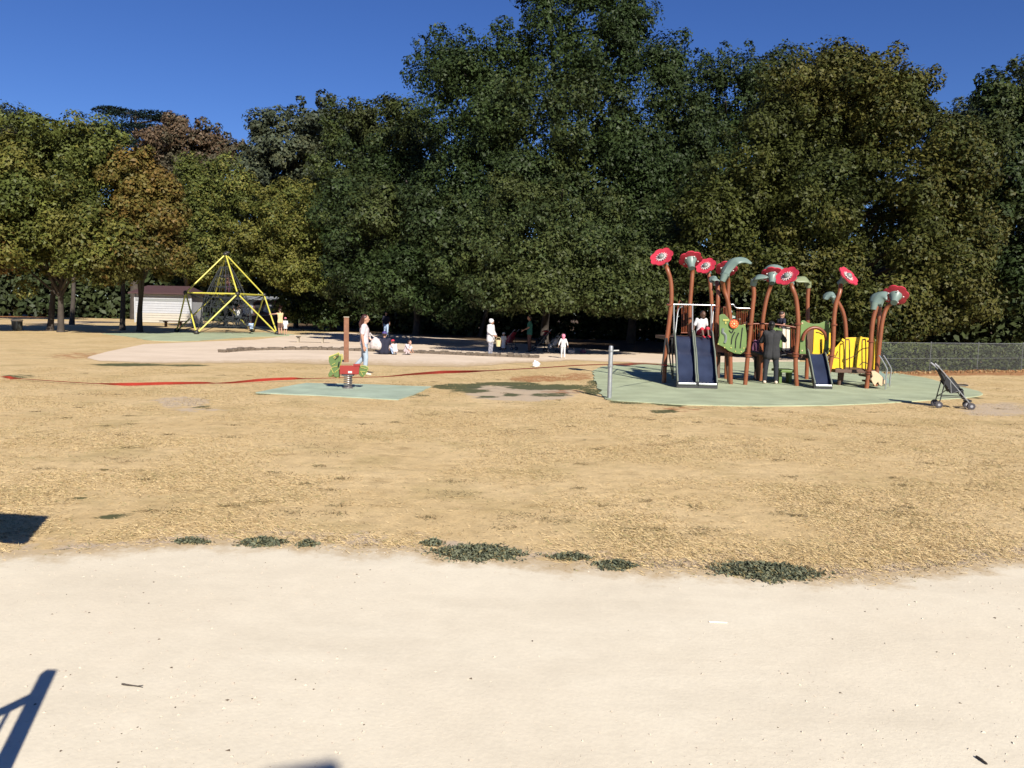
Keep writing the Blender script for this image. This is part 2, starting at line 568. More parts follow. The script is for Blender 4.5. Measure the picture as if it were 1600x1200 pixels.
xs = np.concatenate([[-900, -400, -200, -120, -80, -60, -50], np.arange(-42, 42.01, .3), [50, 60, 80, 120, 200, 400, 900]])
ys = np.concatenate([[-900, -300, -80, -20, -4, 1], np.arange(3, 33, .2), np.arange(33, 75, .6), [80, 90, 105, 130, 200, 400, 900]])
GX, GY = np.meshgrid(xs, ys)
PX, PY = project(np.stack([GX, GY, GX * 0], -1).reshape(-1, 3))
PX = PX.reshape(GX.shape); PY = PY.reshape(GX.shape)
sdp = GY - path_edge(GX)
earth = np.clip(1.05 - sdp / .75, 0, 1.0) * .62
earth = np.maximum(earth, blobs(PX, PY, [(815, 614, 85, 13, 1.05), (760, 607, 45, 7, .8), (285, 628, 50, 9, .8), (300, 640, 70, 6, .5), (1560, 640, 70, 12, .75), (1290, 660, 60, 8, .35),
                                       (1030, 640, 40, 5, .4), (1500, 600, 30, 4, .5), (120, 503, 90, 2.5, .7)]))
green = blobs(PX, PY, [(715, 604, 42, 5, .95), (790, 600, 60, 3.5, .85), (860, 605, 75, 4.5, .95), (735, 611, 35, 3.5, .8), (800, 617, 14, 2.5, .95), (812, 622, 9, 1.6, .9), (860, 617, 40, 3.5, .7),
                       (760, 620, 22, 2.5, .7), (935, 597, 13, 8, .95), (925, 612, 20, 6, .9), (985, 627, 32, 5, .95), (1052, 631, 28, 4.5, .95), (1036, 643, 25, 4, .8),
                       (415, 614, 22, 4, .85), (322, 637, 14, 3, .8), (655, 618, 26, 5, .55), (200, 570, 60, 2.5, .9), (225, 553, 45, 2.5, .55), (290, 571, 40, 2, .7),
                       (30, 588, 40, 3.5, .6), (1500, 622, 50, 3, .5), (1180, 640, 40, 4, .45), (900, 690, 40, 6, .38), (870, 775, 60, 9, .3),
                       (180, 806, 25, 4, .7), (68, 863, 22, 4, .7), (125, 778, 16, 3, .6), (1390, 850, 60, 8, .35)])
rust = blobs(PX, PY, [(840, 592, 55, 6, .7), (900, 589, 35, 8, .6), (1060, 640, 40, 5, .6), (130, 494, 260, 3.5, .8), (1460, 583, 130, 5, .75), (1580, 582, 80, 6, .7), (130, 556, 70, 7, .5), (880, 612, 50, 5, .5)])
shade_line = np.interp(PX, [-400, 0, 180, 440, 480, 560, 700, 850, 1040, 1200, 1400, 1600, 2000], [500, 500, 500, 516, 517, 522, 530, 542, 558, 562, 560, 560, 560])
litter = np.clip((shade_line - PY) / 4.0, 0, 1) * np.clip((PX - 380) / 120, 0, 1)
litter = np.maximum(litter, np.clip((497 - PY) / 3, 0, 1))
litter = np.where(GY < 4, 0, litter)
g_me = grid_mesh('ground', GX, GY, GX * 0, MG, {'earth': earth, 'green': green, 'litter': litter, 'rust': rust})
gobj = bpy.data.objects.new('ground', g_me); COL.objects.link(gobj)
tag(gobj, 'sun-bleached straw coloured lawn between the path and the trees', kind='structure')

# ---- path in the foreground
px_ = np.concatenate([[-60, -30, -20, -14], np.arange(-10, 10.01, .05), [14, 20, 30, 60]])
tt = np.concatenate([np.arange(0, 1.2, .06), np.arange(1.2, 4, .25), [5, 7, 10, 14, 20]])
PXX, TT = np.meshgrid(px_, tt)
PYY = path_edge(PXX) - TT
me = grid_mesh('path', PXX, PYY, PXX * 0 + .005, MP, {'edge': np.clip(1 - TT / .55, 0, 1) * .85})
po = bpy.data.objects.new('path', me); COL.objects.link(po)
tag(po, 'pale compacted sand path crossing the foreground', kind='structure')

# ---- bare sand round the pit
lo_px = [(140, 559), (160, 564), (230, 567), (300, 568.5), (380, 567), (450, 567.5), (540, 570), (640, 573), (720, 573), (800, 567.5), (900, 564), (960, 566), (1060, 570), (1150, 571), (1250, 571)]
hi_px = [(140, 557), (170, 549), (225, 538), (300, 534.5), (400, 531), (458, 524), (520, 519), (600, 522), (700, 528), (800, 536), (880, 542), (960, 549), (1060, 555), (1150, 557), (1250, 558)]
def resample(pts, n):
    P = np.array([[*ground(*p)][:2] for p in pts]); t = np.linspace(0, 1, len(P)); u = np.linspace(0, 1, n)
    return np.stack([np.interp(u, t, P[:, 0]), np.interp(u, t, P[:, 1])], -1)
A, B = resample(lo_px, 420), resample(hi_px, 420)
A[:, 1] += (fbm(A[:, 0], A[:, 0] * 0, .8, 21) - .5) * 1.0 + (fbm(A[:, 0], A[:, 0] * 0, 3, 23) - .5) * .5
tt = np.linspace(0, 1, 40)[:, None]
SX = A[None, :, 0] * (1 - tt) + B[None, :, 0] * tt
SY = A[None, :, 1] * (1 - tt) + B[None, :, 1] * tt
edge_a = np.clip(1 - tt / .16, 0, 1) * .8 + SX * 0
me = grid_mesh('sand', SX, SY, SX * 0 + .005, MS, {'edge': edge_a})
o = bpy.data.objects.new('sand', me); COL.objects.link(o)
tag(o, 'bare trodden sand around the sunken play pit', kind='structure')

# ---- poured rubber safety surfaces
def pad(pxs, label, m, z=.02, wob=.05):
    P = [ground(*p) for p in pxs]
    pts = bez(P + [P[0]], 10)[:-1] if wob > .06 else [P[i].lerp(P[(i + 1) % len(P)], k / 14) for i in range(len(P)) for k in range(14)]
    mb = MB()
    top = []
    for p in pts:
        j = (fbm(np.array([p.x]), np.array([p.y]), 2.5, 9)[0] - .5) * wob * 2
        top.append(Vector((p.x + j, p.y + j * .8, z)))
    n = len(top)
    mb.add(top + [Vector((p.x, p.y, -.05)) for p in top], [tuple(range(n))] + [(i, i + n, (i + 1) % n + n, (i + 1) % n) for i in range(n)])
    o = mb.build('safety_surface', m)
    return tag(o, label, kind='structure')
pad([(400, 614.5), (452, 604), (478, 599.5), (560, 601), (674, 605), (650, 616), (622, 625.5), (520, 620)], 'mint green rubber pad under the spring rider', 'rubber_mint')
pad([(926, 580), (945, 573), (1000, 570), (1120, 567), (1260, 566), (1350, 571), (1400, 583), (1440, 590), (1480, 600), (1535, 617), (1440, 627), (1300, 634),
     (1150, 635), (1050, 632), (952, 625), (938, 612), (930, 595)], 'sage green rubber pad under the flower play structure', 'rubber_green', wob=.1)
pad([(160, 521.5), (300, 520), (420, 520), (462, 524.5), (390, 527), (300, 533), (235, 532), (205, 527)], 'pale green rubber pad under the climbing pyramid', 'rubber_green', wob=.12)

# ---- straw blades over the near lawn, loose grit on the path
PADS = [[(400, 614), (478, 599), (674, 605), (622, 626)], [(926, 580), (945, 572), (1260, 565), (1400, 583), (1535, 617), (1300, 636), (1050, 634), (938, 615)]]
def in_poly(x, y, poly):
    c = np.zeros(len(x), bool); n = len(poly)
    for i in range(n):
        (x1, y1), (x2, y2) = poly[i], poly[(i + 1) % n]
        k = ((y1 > y) != (y2 > y)) & (x < (x2 - x1) * (y - y1) / (y2 - y1 + 1e-9) + x1)
        c ^= k
    return c
def straw(N):
    D = 5.0 * (26 / 5.0) ** rng.random(N)
    X = (rng.random(N) * 2 - 1) * (.70 * D + .6)
    clump = fbm(X, D, .9, 31)
    keep = (D > path_edge(X) + .02 - rng.random(N) ** 3 * .25) & (rng.random(N) < np.clip((clump - .36) * 3.2, .05, 1))
    ux, uy = project(np.stack([X, D, X * 0], -1))
    for p in PADS: keep &= ~in_poly(ux, uy, p)
    keep &= ~((np.abs(ux - 815) < 85) & (np.abs(uy - 614) < 11)) & (uy > 574)
    X, D = X[keep], D[keep]; n0 = len(X)
    nt = 130                                                   # small dark tufts that stay in the matted straw
    td = 6.2 * (22 / 6.2) ** rng.random(nt); tx = (rng.random(nt) * 2 - 1) * .68 * td; tr_ = .05 + rng.random(nt) ** 3 * .22
    ti = np.repeat(np.arange(nt), (35 + tr_ * 420).astype(int))
    X2 = tx[ti] + rng.normal(0, 1, len(ti)) * tr_[ti]; D2 = td[ti] + rng.normal(0, .6, len(ti)) * tr_[ti]
    qx, qy = project(np.stack([X2, D2, X2 * 0], -1))
    ok = (D2 > path_edge(X2) + .1) & (qy > 580)
    for p in PADS: ok &= ~in_poly(qx, qy, p)
    X, D = np.concatenate([X, X2[ok]]), np.concatenate([D, D2[ok]]); n = len(X)
    tuft = np.arange(n) >= n0
    a = rng.random(n) * 2 * math.pi
    L = .016 + rng.random(n) * .042
    W = .0009 + rng.random(n) * .0014 + D * .00010
    el = rng.random(n) ** 2.2 * .6
    dx, dy, dz = np.cos(a) * np.cos(el), np.sin(a) * np.cos(el), np.sin(el)
    V = np.empty((n, 3, 3))
    z0 = .001 + rng.random(n) * .007
    V[:, 0] = np.stack([X - dy * W, D + dx * W, z0], -1)
    V[:, 1] = np.stack([X + dy * W, D - dx * W, z0 + .003], -1)
    V[:, 2] = np.stack([X + dx * L, D + dy * L, z0 + dz * L + .004], -1)
    k = rng.random(n)[:, None]; j = rng.random(n)[:, None]
    cols = (1 - k) * np.array([.46, .335, .16]) + k * np.array([.60, .455, .245])
    cols = np.where(j < .10, np.array([.15, .105, .045]), cols)
    cols = np.where((j > .93), np.array([.21, .20, .075]), cols)
    cols = np.where(tuft[:, None], np.where(j < .5, np.array([.15, .10, .045]), np.array([.11, .10, .045])), cols)
    return V.reshape(-1, 3), cols
V, c = straw(460000)
me = raw_mesh('dry_grass', V, 3, 'straw', c)
o = bpy.data.objects.new('dry_grass', me); COL.objects.link(o)
tag(o, 'matted dry straw-coloured grass covering the lawn', 'grass', kind='stuff')

def grit(N):
    D = 2.6 * (8 / 2.6) ** rng.random(N)
    X = (rng.random(N) * 2 - 1) * (.72 * D + .5)
    keep = (D < path_edge(X) - .05) & (rng.random(N) < np.clip((fbm(X, D, .7, 41) - .32) * 3, .08, 1))
    X, D = X[keep], D[keep]; n = len(X)
    s = .002 + rng.random(n) ** 4 * .008
    base = np.array([[1, 0, 0], [-.5, .87, 0], [-.5, -.87, 0], [.1, .05, .8]])
    V = np.empty((n, 4, 3)); a = rng.random(n) * 6.28
    sx = .7 + rng.random(n) * .7
    for i in range(4):
        bx, by, bz = base[i]
        V[:, i, 0] = X + s * (bx * np.cos(a) - by * np.sin(a)) * sx
        V[:, i, 1] = D + s * (bx * np.sin(a) + by * np.cos(a))
        V[:, i, 2] = .0055 + s * bz * (.5 + .5 * rng.random(n))
    T = V[:, [[0, 1, 3], [1, 2, 3], [2, 0, 3]]]
    k = rng.random(n)
    c = np.where(k[:, None] < .12, np.array([.10, .075, .055]), np.where(k[:, None] < .5, np.array([.42, .35, .28]), np.array([.52, .45, .35])))
    return T.reshape(-1, 3), np.repeat(c, 3, 0)
V, c = grit(7000)
me = raw_mesh('path_grit', V, 3, 'pebble', c)
o = bpy.data.objects.new('path_grit', me); COL.objects.link(o)
tag(o, 'loose grit and small stones scattered on the path', 'grit', kind='stuff')

# ---- low weed mats
def weed(cx, cy, w, h, label, dens=1.0, hi=.045, col=(.085, .098, .062), name='weed_patch'):
    c = ground(cx, cy); a = ground(cx - w / 2, cy); b = ground(cx + w / 2, cy); d0 = ground(cx, cy + h / 2); d1 = ground(cx, cy - h / 2)
    rx, ry = (b.x - a.x) / 2, max((d1.y - d0.y) / 2, .03)
    n = int(min(9000, 260 + 12000 * rx * ry * math.pi * dens))
    th = rng.random(n) * 6.283; r = rng.random(n) ** .58 * (1 + .35 * (rng.random(n) < .12))
    lump = .55 + .7 * fbm(np.cos(th) * 2 + cx, np.sin(th) * 2, 2.4, 51)
    r = r * lump
    X = c.x + rx * r * np.cos(th) + rng.normal(0, .012, n); Y = c.y + ry * r * np.sin(th) + rng.normal(0, .012, n)
    Z = .008 + rng.random(n) * hi * np.clip(1.1 - r, .15, 1)
    N_ = unit(np.stack([rng.normal(0, .7, n), rng.normal(0, .7, n), .35 + rng.random(n)], -1))
    S = .016 + rng.random(n) ** 1.5 * .03
    k = rng.random(n)[:, None] ** 1.6
    cols = np.array(col) * (.6 + .5 * rng.random(n)[:, None]) * (1 - k) + np.array([.16, .165, .10]) * k
    cols = np.where(rng.random(n)[:, None] < .12, np.array([.20, .17, .08]), cols)
    me = raw_mesh(name, leaf_verts(np.stack([X - c.x, Y - c.y, Z], -1), N_, S, .4), 4, 'weed_leaf', cols)
    o = bpy.data.objects.new(name, me); COL.objects.link(o); o.location = (c.x, c.y, 0)
    return tag(o, label, 'weeds', 'weed patches along the path edge', 'stuff' if dens < .75 else None)
weed(750, 866, 152, 26, 'biggest dense green weed patch in the middle of the path edge')
weed(1197, 895, 168, 32, 'wide sprawling grey-green weed patch at the right of the path edge')
weed(963, 886, 64, 15, 'small tapering weed patch just left of the sprawling right-hand one')
weed(892, 873, 62, 9, 'thin weed strip just right of the biggest patch')
weed(410, 850, 76, 14, 'medium weed patch on the left part of the path edge', .8)
weed(481, 853, 30, 6, 'tiny weed tuft right beside the medium left-hand patch', .8)
weed(300, 849, 62, 6, 'thin sparse weed strip farthest left on the path edge', .6)
weed(676, 851, 34, 6, 'little weed tuft just above left of the biggest patch', .7)

# ---- trees
def tree(name, label, base, top_z, env, cols, leaf=.24, n_leaves=40000, trunk_r=.3, lobe=(.7, 1.5), bark='bark', group='trees around the playground', limbs=24, flat=.85, front=.85, zmin=1.2):
    base = Vector((base[0], base[1], 0))
    root = thing(name, base, label, 'tree', group)
    E = []
    for px, py, D, rx, rz in env:
        E.append((np.array(at(px, py, D)), np.array([rx, rx * .85, rz])))
    w = np.array([(e[1][0] * e[1][2]) for e in E]); w = w / w.sum()
    LC, LR, LK = [], [], []
    tot = 0
    for (c, r), k in zip(E, w):
        area = r[0] * r[2] * math.pi
        nl = max(5, int(area * 3.1 / (((lobe[0] + lobe[1]) / 2) ** 2 * 2.2)))
        d = unit(rng.normal(size=(nl, 3)))
        flip = (d[:, 1] > 0) & (rng.random(nl) < front); d[flip, 1] *= -1
        wild = rng.random(nl) < .22
        rr = (.40 + .60 * rng.random(nl) ** .6) * (.72 + .62 * fbm(d[:, 0] * 1.7 + c[0], d[:, 2] * 1.7 + d[:, 1] * 1.3, 1.0, 17))
        rr = np.where(wild, .92 + .22 * rng.random(nl), rr)[:, None]
        lr = lobe[0] * .8 + (lobe[1] - lobe[0] * .8) * rng.random(nl) ** 1.3
        lr = np.where(wild, lr * .5, lr)
        p = c + d * (r - np.minimum(lr[:, None] * .6, r * .5)) * rr
        p[:, 2] = np.maximum(p[:, 2], zmin + lr * .5 if zmin > 2 else zmin)
        LC.append(p); LR.append(lr); LK.append(rng.random(nl))
    LC, LR, LK = np.concatenate(LC), np.concatenate(LR), np.concatenate(LK)
    wl = LR ** 2; cnt = np.maximum(20, (n_leaves * 1.48 * wl / wl.sum())).astype(int)
    idx = np.repeat(np.arange(len(LC)), cnt); n = len(idx)
    # twig clusters inside each lobe
    ncl = 16
    cl_dir = unit(rng.normal(size=(len(LC) * ncl, 3)))
    which = idx * ncl + rng.integers(0, ncl, n)
    cd_ = cl_dir[which]
    d = unit(cd_ + rng.normal(0, .33, (n, 3)))
    rr = (.55 + .5 * rng.random(n))
    off = d * (LR[idx] * rr)[:, None]; off[:, 2] *= flat
    P = LC[idx] + off
    N_ = unit(d * .9 + rng.normal(0, .42, (n, 3)) + np.array([0, 0, .4]))
    S = leaf * .70 * (.55 + .9 * rng.random(n))
    cols = np.array(cols)
    pick = (fbm(LC[:, 0] + LC[:, 2] * .7, LC[:, 2] + LC[:, 1] * .6, .22, len(label)) - .22) / .56 * len(cols)
    ci = np.clip((pick[idx] + rng.normal(0, .35, n)).astype(int), 0, len(cols) - 1)
    C = cols[ci] * .82 * (.8 + .4 * rng.random(n))[:, None] * (.78 + .44 * LK[idx])[:, None]
    me = raw_mesh('crown', tri_leaves(P - np.array(base), N_, S), 3, 'leaf', C)
    co = bpy.data.objects.new('crown', me); COL.objects.link(co); co.parent = root
    # trunk and limbs
    mb = MB()
    cz = min(c[0][2] for c in E)
    ctr = sum((c[0] * k for c, k in zip(E, w)), np.zeros(3))
    sp = Vector(((base.x * .6 + ctr[0] * .4), (base.y * .6 + ctr[1] * .4), max(2.2, top_z * .33)))
    tp = Vector((ctr[0], ctr[1], top_z * .82))
    path = bez([base + Vector((0, 0, -.15)), base + Vector((.05, 0, sp.z * .45)), sp, sp.lerp(tp, .5), tp], 5)
    rads = [trunk_r * (1.35 if i == 0 else 1.0) * (1 - .86 * (i / (len(path) - 1)) ** .9) for i in range(len(path))]
    mb.tube(path, rads, 10)
    order = np.argsort(-LR)[:limbs]
    for i in order:
        t = Vector(LC[i]); s0 = path[int(len(path) * (.3 + .4 * random.random()))]
        if t.z < s0.z: s0 = path[int(len(path) * .35)]
        md = s0.lerp(t, .5) + Vector((0, 0, .4))
        bp_ = bez([s0, md, t], 4)
        mb.tube(bp_, [trunk_r * .38 * (1 - .8 * k / (len(bp_) - 1)) for k in range(len(bp_))], 6)
    mb.build('trunk', bark, root, smooth=True)
    return root
OAK = [(.026, .042, .013), (.034, .052, .015), (.030, .045, .016), (.044, .057, .016)]
OLIVE = [(.066, .082, .020), (.098, .108, .024), (.128, .122, .028), (.080, .095, .023)]
CHEST = [(.030, .040, .011), (.044, .052, .013), (.056, .063, .015), (.076, .072, .017), (.040, .049, .012)]
AUTUMN = [(.075, .080, .020), (.11, .090, .022), (.15, .097, .026), (.09, .085, .022)]
GREY = [(.055, .068, .042), (.065, .078, .046), (.075, .080, .040)]
BROWN = [(.085, .062, .040), (.105, .070, .042), (.075, .066, .040)]

def gb(px, py):
    g = ground(px, py); return (g.x, g.y)
tree('maple_tree', 'broad yellow-green tree at the far left with a slim double trunk', gb(95, 519), 11.5,
     [(110, 300, 47, 4.6, 4.4), (30, 330, 47, 4.4, 4.2), (150, 375, 45, 3.2, 2.6), (60, 250, 48, 3.6, 3.0), (130, 240, 48, 2.8, 2.4), (178, 320, 49, 2.6, 3.4)], OLIVE, .26, 62000, .21)
tree('maple_tree', 'leftmost yellow-green tree cut by the left edge of the picture', gb(-60, 520), 11,
     [(-60, 300, 46, 4.5, 4.5), (-30, 390, 45, 3.6, 2.0), (0, 230, 50, 3, 2.2)], OLIVE + [(.17, .10, .03)], .26, 26000, .28)
tree('maple_tree', 'orange and brown autumn tree beside the white hut', gb(218, 518.5), 9.6,
     [(228, 335, 46, 2.7, 3.9), (215, 405, 45.5, 3.1, 1.7), (240, 280, 47, 1.9, 1.9), (265, 395, 47, 1.8, 1.5)], AUTUMN, .25, 44000, .21)
tree('maple_tree', 'small green tree with thin stems right behind the climbing pyramid', gb(352, 511.5), 11.3,
     [(325, 300, 63, 3.6, 3.1), (375, 330, 62, 3.6, 3.3), (340, 390, 62, 4.0, 2.8), (295, 350, 63, 3.0, 3.0), (350, 420, 62, 3.2, 1.7)], OLIVE, .25, 44000, .2)
tree('maple_tree', 'round yellow-green tree right of the climbing pyramid', gb(462, 513), 11.3,
     [(460, 370, 60, 4.2, 3.9), (480, 425, 59.5, 3.5, 2.1), (420, 400, 60, 3.0, 2.6), (500, 330, 61, 3.3, 2.7), (430, 320, 62, 3.0, 2.2)], OLIVE, .24, 42000, .24)
tree('ash_tree', 'pale grey-green feathery tree far behind the pyramid', gb(470, 502), 18,
     [(455, 255, 80, 5.5, 5.0), (520, 235, 80, 5.5, 5.2), (410, 300, 80, 4.2, 4.2)], GREY, .44, 36000, .4, lobe=(.8, 1.7), front=.85)
tree('oak_tree', 'dark green tree between the feathery ash and the tall oak', gb(590, 505), 16,
     [(590, 255, 60, 5.0, 4.8), (640, 290, 58, 4.0, 5.0), (560, 330, 57, 3.6, 3.8), (610, 205, 62, 3.6, 2.3)], OAK + [(.055, .065, .022)], .28, 44000, .4)
tree('oak_tree', 'tallest dark green oak towering over the middle of the tree line', gb(880, 514), 23,
     [(890, 60, 50, 4.5, 5.4), (735, 165, 49, 4.0, 4.2), (870, 210, 47, 6.0, 4.6), (1000, 185, 49, 4.3, 3.9), (1050, 95, 51, 1.9, 2.2), (985, 70, 50, 2.0, 3.2), (920, -20, 51, 3.4, 2.2), (690, 110, 51, 2.2, 2.6),
      (960, 290, 46, 4.6, 3.4), (790, 110, 50, 2.6, 2.6), (760, 260, 48, 3.6, 2.8), (1060, 220, 50, 3.0, 3.2), (820, 300, 46, 5.0, 2.6), (700, 330, 48, 3.4, 2.6), (1000, 360, 45, 4.0, 2.4)], OAK, .24, 135000, .55, lobe=(.7, 1.7))
tree('oak_tree', 'low spreading dark green tree in front of the tall oak on its left', gb(650, 524), 10.5,
     [(660, 370, 42, 3.9, 3.0), (600, 400, 43, 3.0, 2.4), (720, 420, 41, 3.2, 1.9), (650, 445, 41, 3.2, 1.3), (570, 340, 45, 2.8, 2.6), (600, 462, 41.5, 2.4, .9), (700, 468, 41, 2.6, .8), (545, 440, 44, 1.8, 1.2)], OAK + [(.06, .07, .024)], .23, 52000, .3)
tree('oak_tree', 'low leafy tree with pale lit tips below the tall oak', gb(850, 536), 9.0,
     [(830, 405, 35, 2.8, 2.1), (900, 415, 34.5, 2.7, 1.8), (790, 440, 34.5, 2.3, 1.3), (860, 450, 34, 2.6, 1.1), (960, 435, 34.5, 2.3, 1.5), (890, 355, 37, 3.2, 2.0), (770, 455, 34, 1.9, .9), (940, 460, 33.5, 2.2, .9), (1010, 462, 34, 1.8, 1.0),
      (870, 468, 33, 2.2, .7), (800, 350, 40, 3.0, 2.4), (980, 370, 38, 3.0, 2.2), (1020, 430, 36, 2.2, 1.8), (740, 400, 39, 2.6, 2.2), (812, 474, 33.5, 1.1, .6), (925, 480, 33, 1.3, .6), (1008, 486, 34, 1.0, .7)],
     [(.030, .046, .016), (.040, .056, .018), (.056, .068, .020)], .19, 74000, .3, zmin=2.02, lobe=(.5, 1.15))
tree('oak_tree', 'tall dark green tree rising between the oak and the golden chestnut', gb(1150, 512), 19,
     [(1150, 165, 56, 4.2, 4.2), (1110, 260, 54, 4.0, 4.6), (1200, 140, 58, 3.0, 3.0), (1060, 300, 50, 3.4, 4.0), (1040, 390, 46, 3.2, 2.6), (1165, 385, 45, 3.4, 2.6), (1190, 300, 48, 3.2, 3.0)], OAK, .26, 52000, .4)
tree('chestnut_tree', 'huge golden-olive chestnut behind the flower play structure', gb(1310, 545), 15.5,
     [(1300, 190, 37, 4.2, 3.2), (1390, 140, 38, 2.4, 1.9), (1300, 110, 38.5, 2.2, 1.3), (1180, 280, 36, 3.4, 2.6), (1120, 340, 35.5, 2.6, 1.9), (1430, 280, 36, 3.9, 2.8), (1510, 240, 36.5, 2.2, 1.7), (1310, 330, 35, 4.2, 2.6),
      (1480, 370, 34.5, 2.4, 2.2), (1420, 430, 33.5, 3.0, 1.9), (1250, 420, 34.5, 3.2, 1.6), (1500, 470, 33, 1.7, 1.6), (1150, 420, 35, 2.4, 1.5), (1090, 420, 35, 1.8, 1.3), (1380, 490, 33, 2.4, 1.3), (1260, 500, 34.5, 2.4, 1.2), (1285, 165, 39, 3.2, 2.6), (1345, 215, 38, 3.6, 2.6), (1240, 225, 38, 3.0, 2.4)],
     CHEST, .20, 168000, .5, lobe=(.55, 1.35))
tree('oak_tree', 'dark tree at the right edge behind the wire fence', gb(1640, 545), 14,
     [(1600, 190, 42, 3.6, 3.0), (1640, 300, 40, 3.6, 4.0), (1590, 380, 38, 2.4, 3.0), (1530, 210, 46, 2.6, 2.0), (1620, 480, 36, 2.6, 1.8)], OAK + [(.05, .065, .028)], .26, 44000, .4)
tree('chestnut_tree', 'rounded brown-purple tree on the skyline beside the cedar', gb(290, 500), 19,
     [(300, 225, 84, 5.0, 3.0), (345, 240, 83, 2.8, 2.4), (260, 245, 84, 2.6, 2.0), (310, 280, 83, 5, 3)], BROWN, .38, 26000, .4, front=.8)
tree('oak_tree', 'dark treetop on the skyline at the far left', gb(-20, 500), 21,
     [(0, 195, 72, 2.6, 2.4), (-30, 230, 70, 5, 4), (20, 240, 70, 3.2, 3.0)], [(.04, .05, .03), (.10, .075, .045), (.05, .055, .03)], .32, 16000, .4)
tree('ash_tree', 'hazy green treetop on the skyline at the far right', gb(1560, 510), 19,
     [(1490, 200, 66, 3.2, 1.9), (1560, 185, 64, 4.0, 3.0), (1620, 150, 62, 4, 3.4)], GREY, .3, 18000, .4)
# trees standing farther back in the wood fill the gaps
for px, D, rx, rz, lab in ((520, 64, 6, 6, 'deep green tree standing back in the wood right of the pyramid'), (740, 66, 7, 7, 'deep green tree standing back in the wood behind the sandpit'),
                           (980, 64, 7, 7, 'deep green tree standing back in the wood behind the metal post'), (1250, 56, 6, 6, 'deep green tree standing back in the wood behind the flower heads'),
                           (1480, 52, 5.5, 5.5, 'deep green tree standing back in the wood behind the fence')):
    c = at(px, 490, D)
    zc = 6.8 if rx > 6 else 6.2
    root = tree('oak_tree', lab, (c.x, c.y), 11, [(px, 490 - (zc - 1.75) * F_PX / D, D, rx, rz)], OAK, .36, 15000, .34, lobe=(1.0, 1.9), front=.85, limbs=6)

# cedar: flat layers of foliage on a bare trunk
def cedar():
    D = 96
    base = Vector((*gb(205, 496)[:1], D, 0)); base.x = at(205, 200, D).x
    root = thing('cedar_tree', base, 'dark cedar with flat layered branches on the skyline', 'tree', 'trees around the playground')
    tiers = [(205, 180, 3.4, .55), (250, 180, 3.0, .4), (180, 172, 2.4, .35), (190, 198, 3.6, .6), (230, 200, 3.0, .5), (215, 215, 4.2, .6), (175, 216, 2.6, .5), (205, 232, 4.2, .6), (195, 248, 4, .6), (160, 200, 2.0, .35), (265, 184, 2.0, .3), (235, 225, 3, .5)]
    P, N_ = [], []
    mb = MB()
    top = at(212, 172, D)
    mb.tube([base, base.lerp(top, .6), top], [.6, .4, .1], 8)
    for px, py, r, h in tiers:
        c = at(px, py, D + random.uniform(-2, 2))
        n = 1300
        th = rng.random(n) * 6.283; rr = np.sqrt(rng.random(n)) * r * (.7 + .6 * fbm(np.cos(th) + px, np.sin(th), 1.5, 3))
        P.append(np.stack([c.x + rr * np.cos(th), c.y + rr * np.sin(th), c.z + rng.normal(0, h * .25, n) - (rr / r) ** 2 * h * .6], -1))
        N_.append(unit(np.stack([rng.normal(0, .5, n), rng.normal(0, .5, n), np.ones(n)], -1)))
        mb.tube([Vector((base.x + (c.x - base.x) * .1, D, c.z - .8)), c], [.16, .04], 5)
    P, N_ = np.concatenate(P), np.concatenate(N_); n = len(P)
    C = np.array([.020, .036, .032]) * (.6 + .8 * rng.random(n))[:, None]
    me = raw_mesh('crown', leaf_verts(P - np.array(base), N_, .32 * (.7 + .6 * rng.random(n)), .4), 4, 'leaf', C)
    co = bpy.data.objects.new('crown', me); COL.objects.link(co); co.parent = root
    mb.build('trunk', 'bark', root, smooth=True)
cedar()

# slim trunks standing in shade under the left canopy and inside the wood
def slim_tree(px, py, r, lean, label, D2=None, z=7):
    g = ground(px, py)
    root = thing('slim_tree', g, label, 'tree', 'trees around the playground')
    top = Vector((g.x + lean, g.y + .6, z))
    mb = MB(); mb.tube(bez([g + Vector((0, 0, -.1)), g.lerp(top, .4) + Vector((.08, 0, 0)), top], 5), [r * 1.3] + [r * (1 - .6 * i / 10) for i in range(10)], 8)
    mb.build('trunk', 'bark', root, smooth=True)
    n = 5000
    d = unit(rng.normal(size=(n, 3))); P = np.array([0, 0, 0]) + d * (1.2 + rng.random(n) * 1.0)[:, None] * np.array([1, 1, .75]) + np.array(top - g)
    C = np.array(OLIVE)[rng.integers(0, 4, n)] * .8
    me = raw_mesh('crown', leaf_verts(P, unit(d + rng.normal(0, .5, (n, 3))), .26 * (.6 + .8 * rng.random(n))), 4, 'leaf', C)
    co = bpy.data.objects.new('crown', me); COL.objects.link(co); co.parent = root
slim_tree(78, 517, .19, .2, 'dark trunk directly left of the slim double trunk at far left')
slim_tree(112, 507.5, .2, .1, 'thin dark trunk in the background left of the white hut', z=8)
slim_tree(191, 516, .19, -.2, 'dark trunk just left of the autumn tree')
slim_tree(515, 516, .22, .6, 'leaning trunk in deep shade right of the pyramid')
slim_tree(690, 521, .3, -.2, 'trunk in deep shade behind the sandpit', z=7)
slim_tree(750, 526, .18, 1.2, 'slanting thin trunk in deep shade left of the woman in white', z=6)
slim_tree(985, 538, .28, .2, 'trunk in deep shade behind the metal post', z=7)

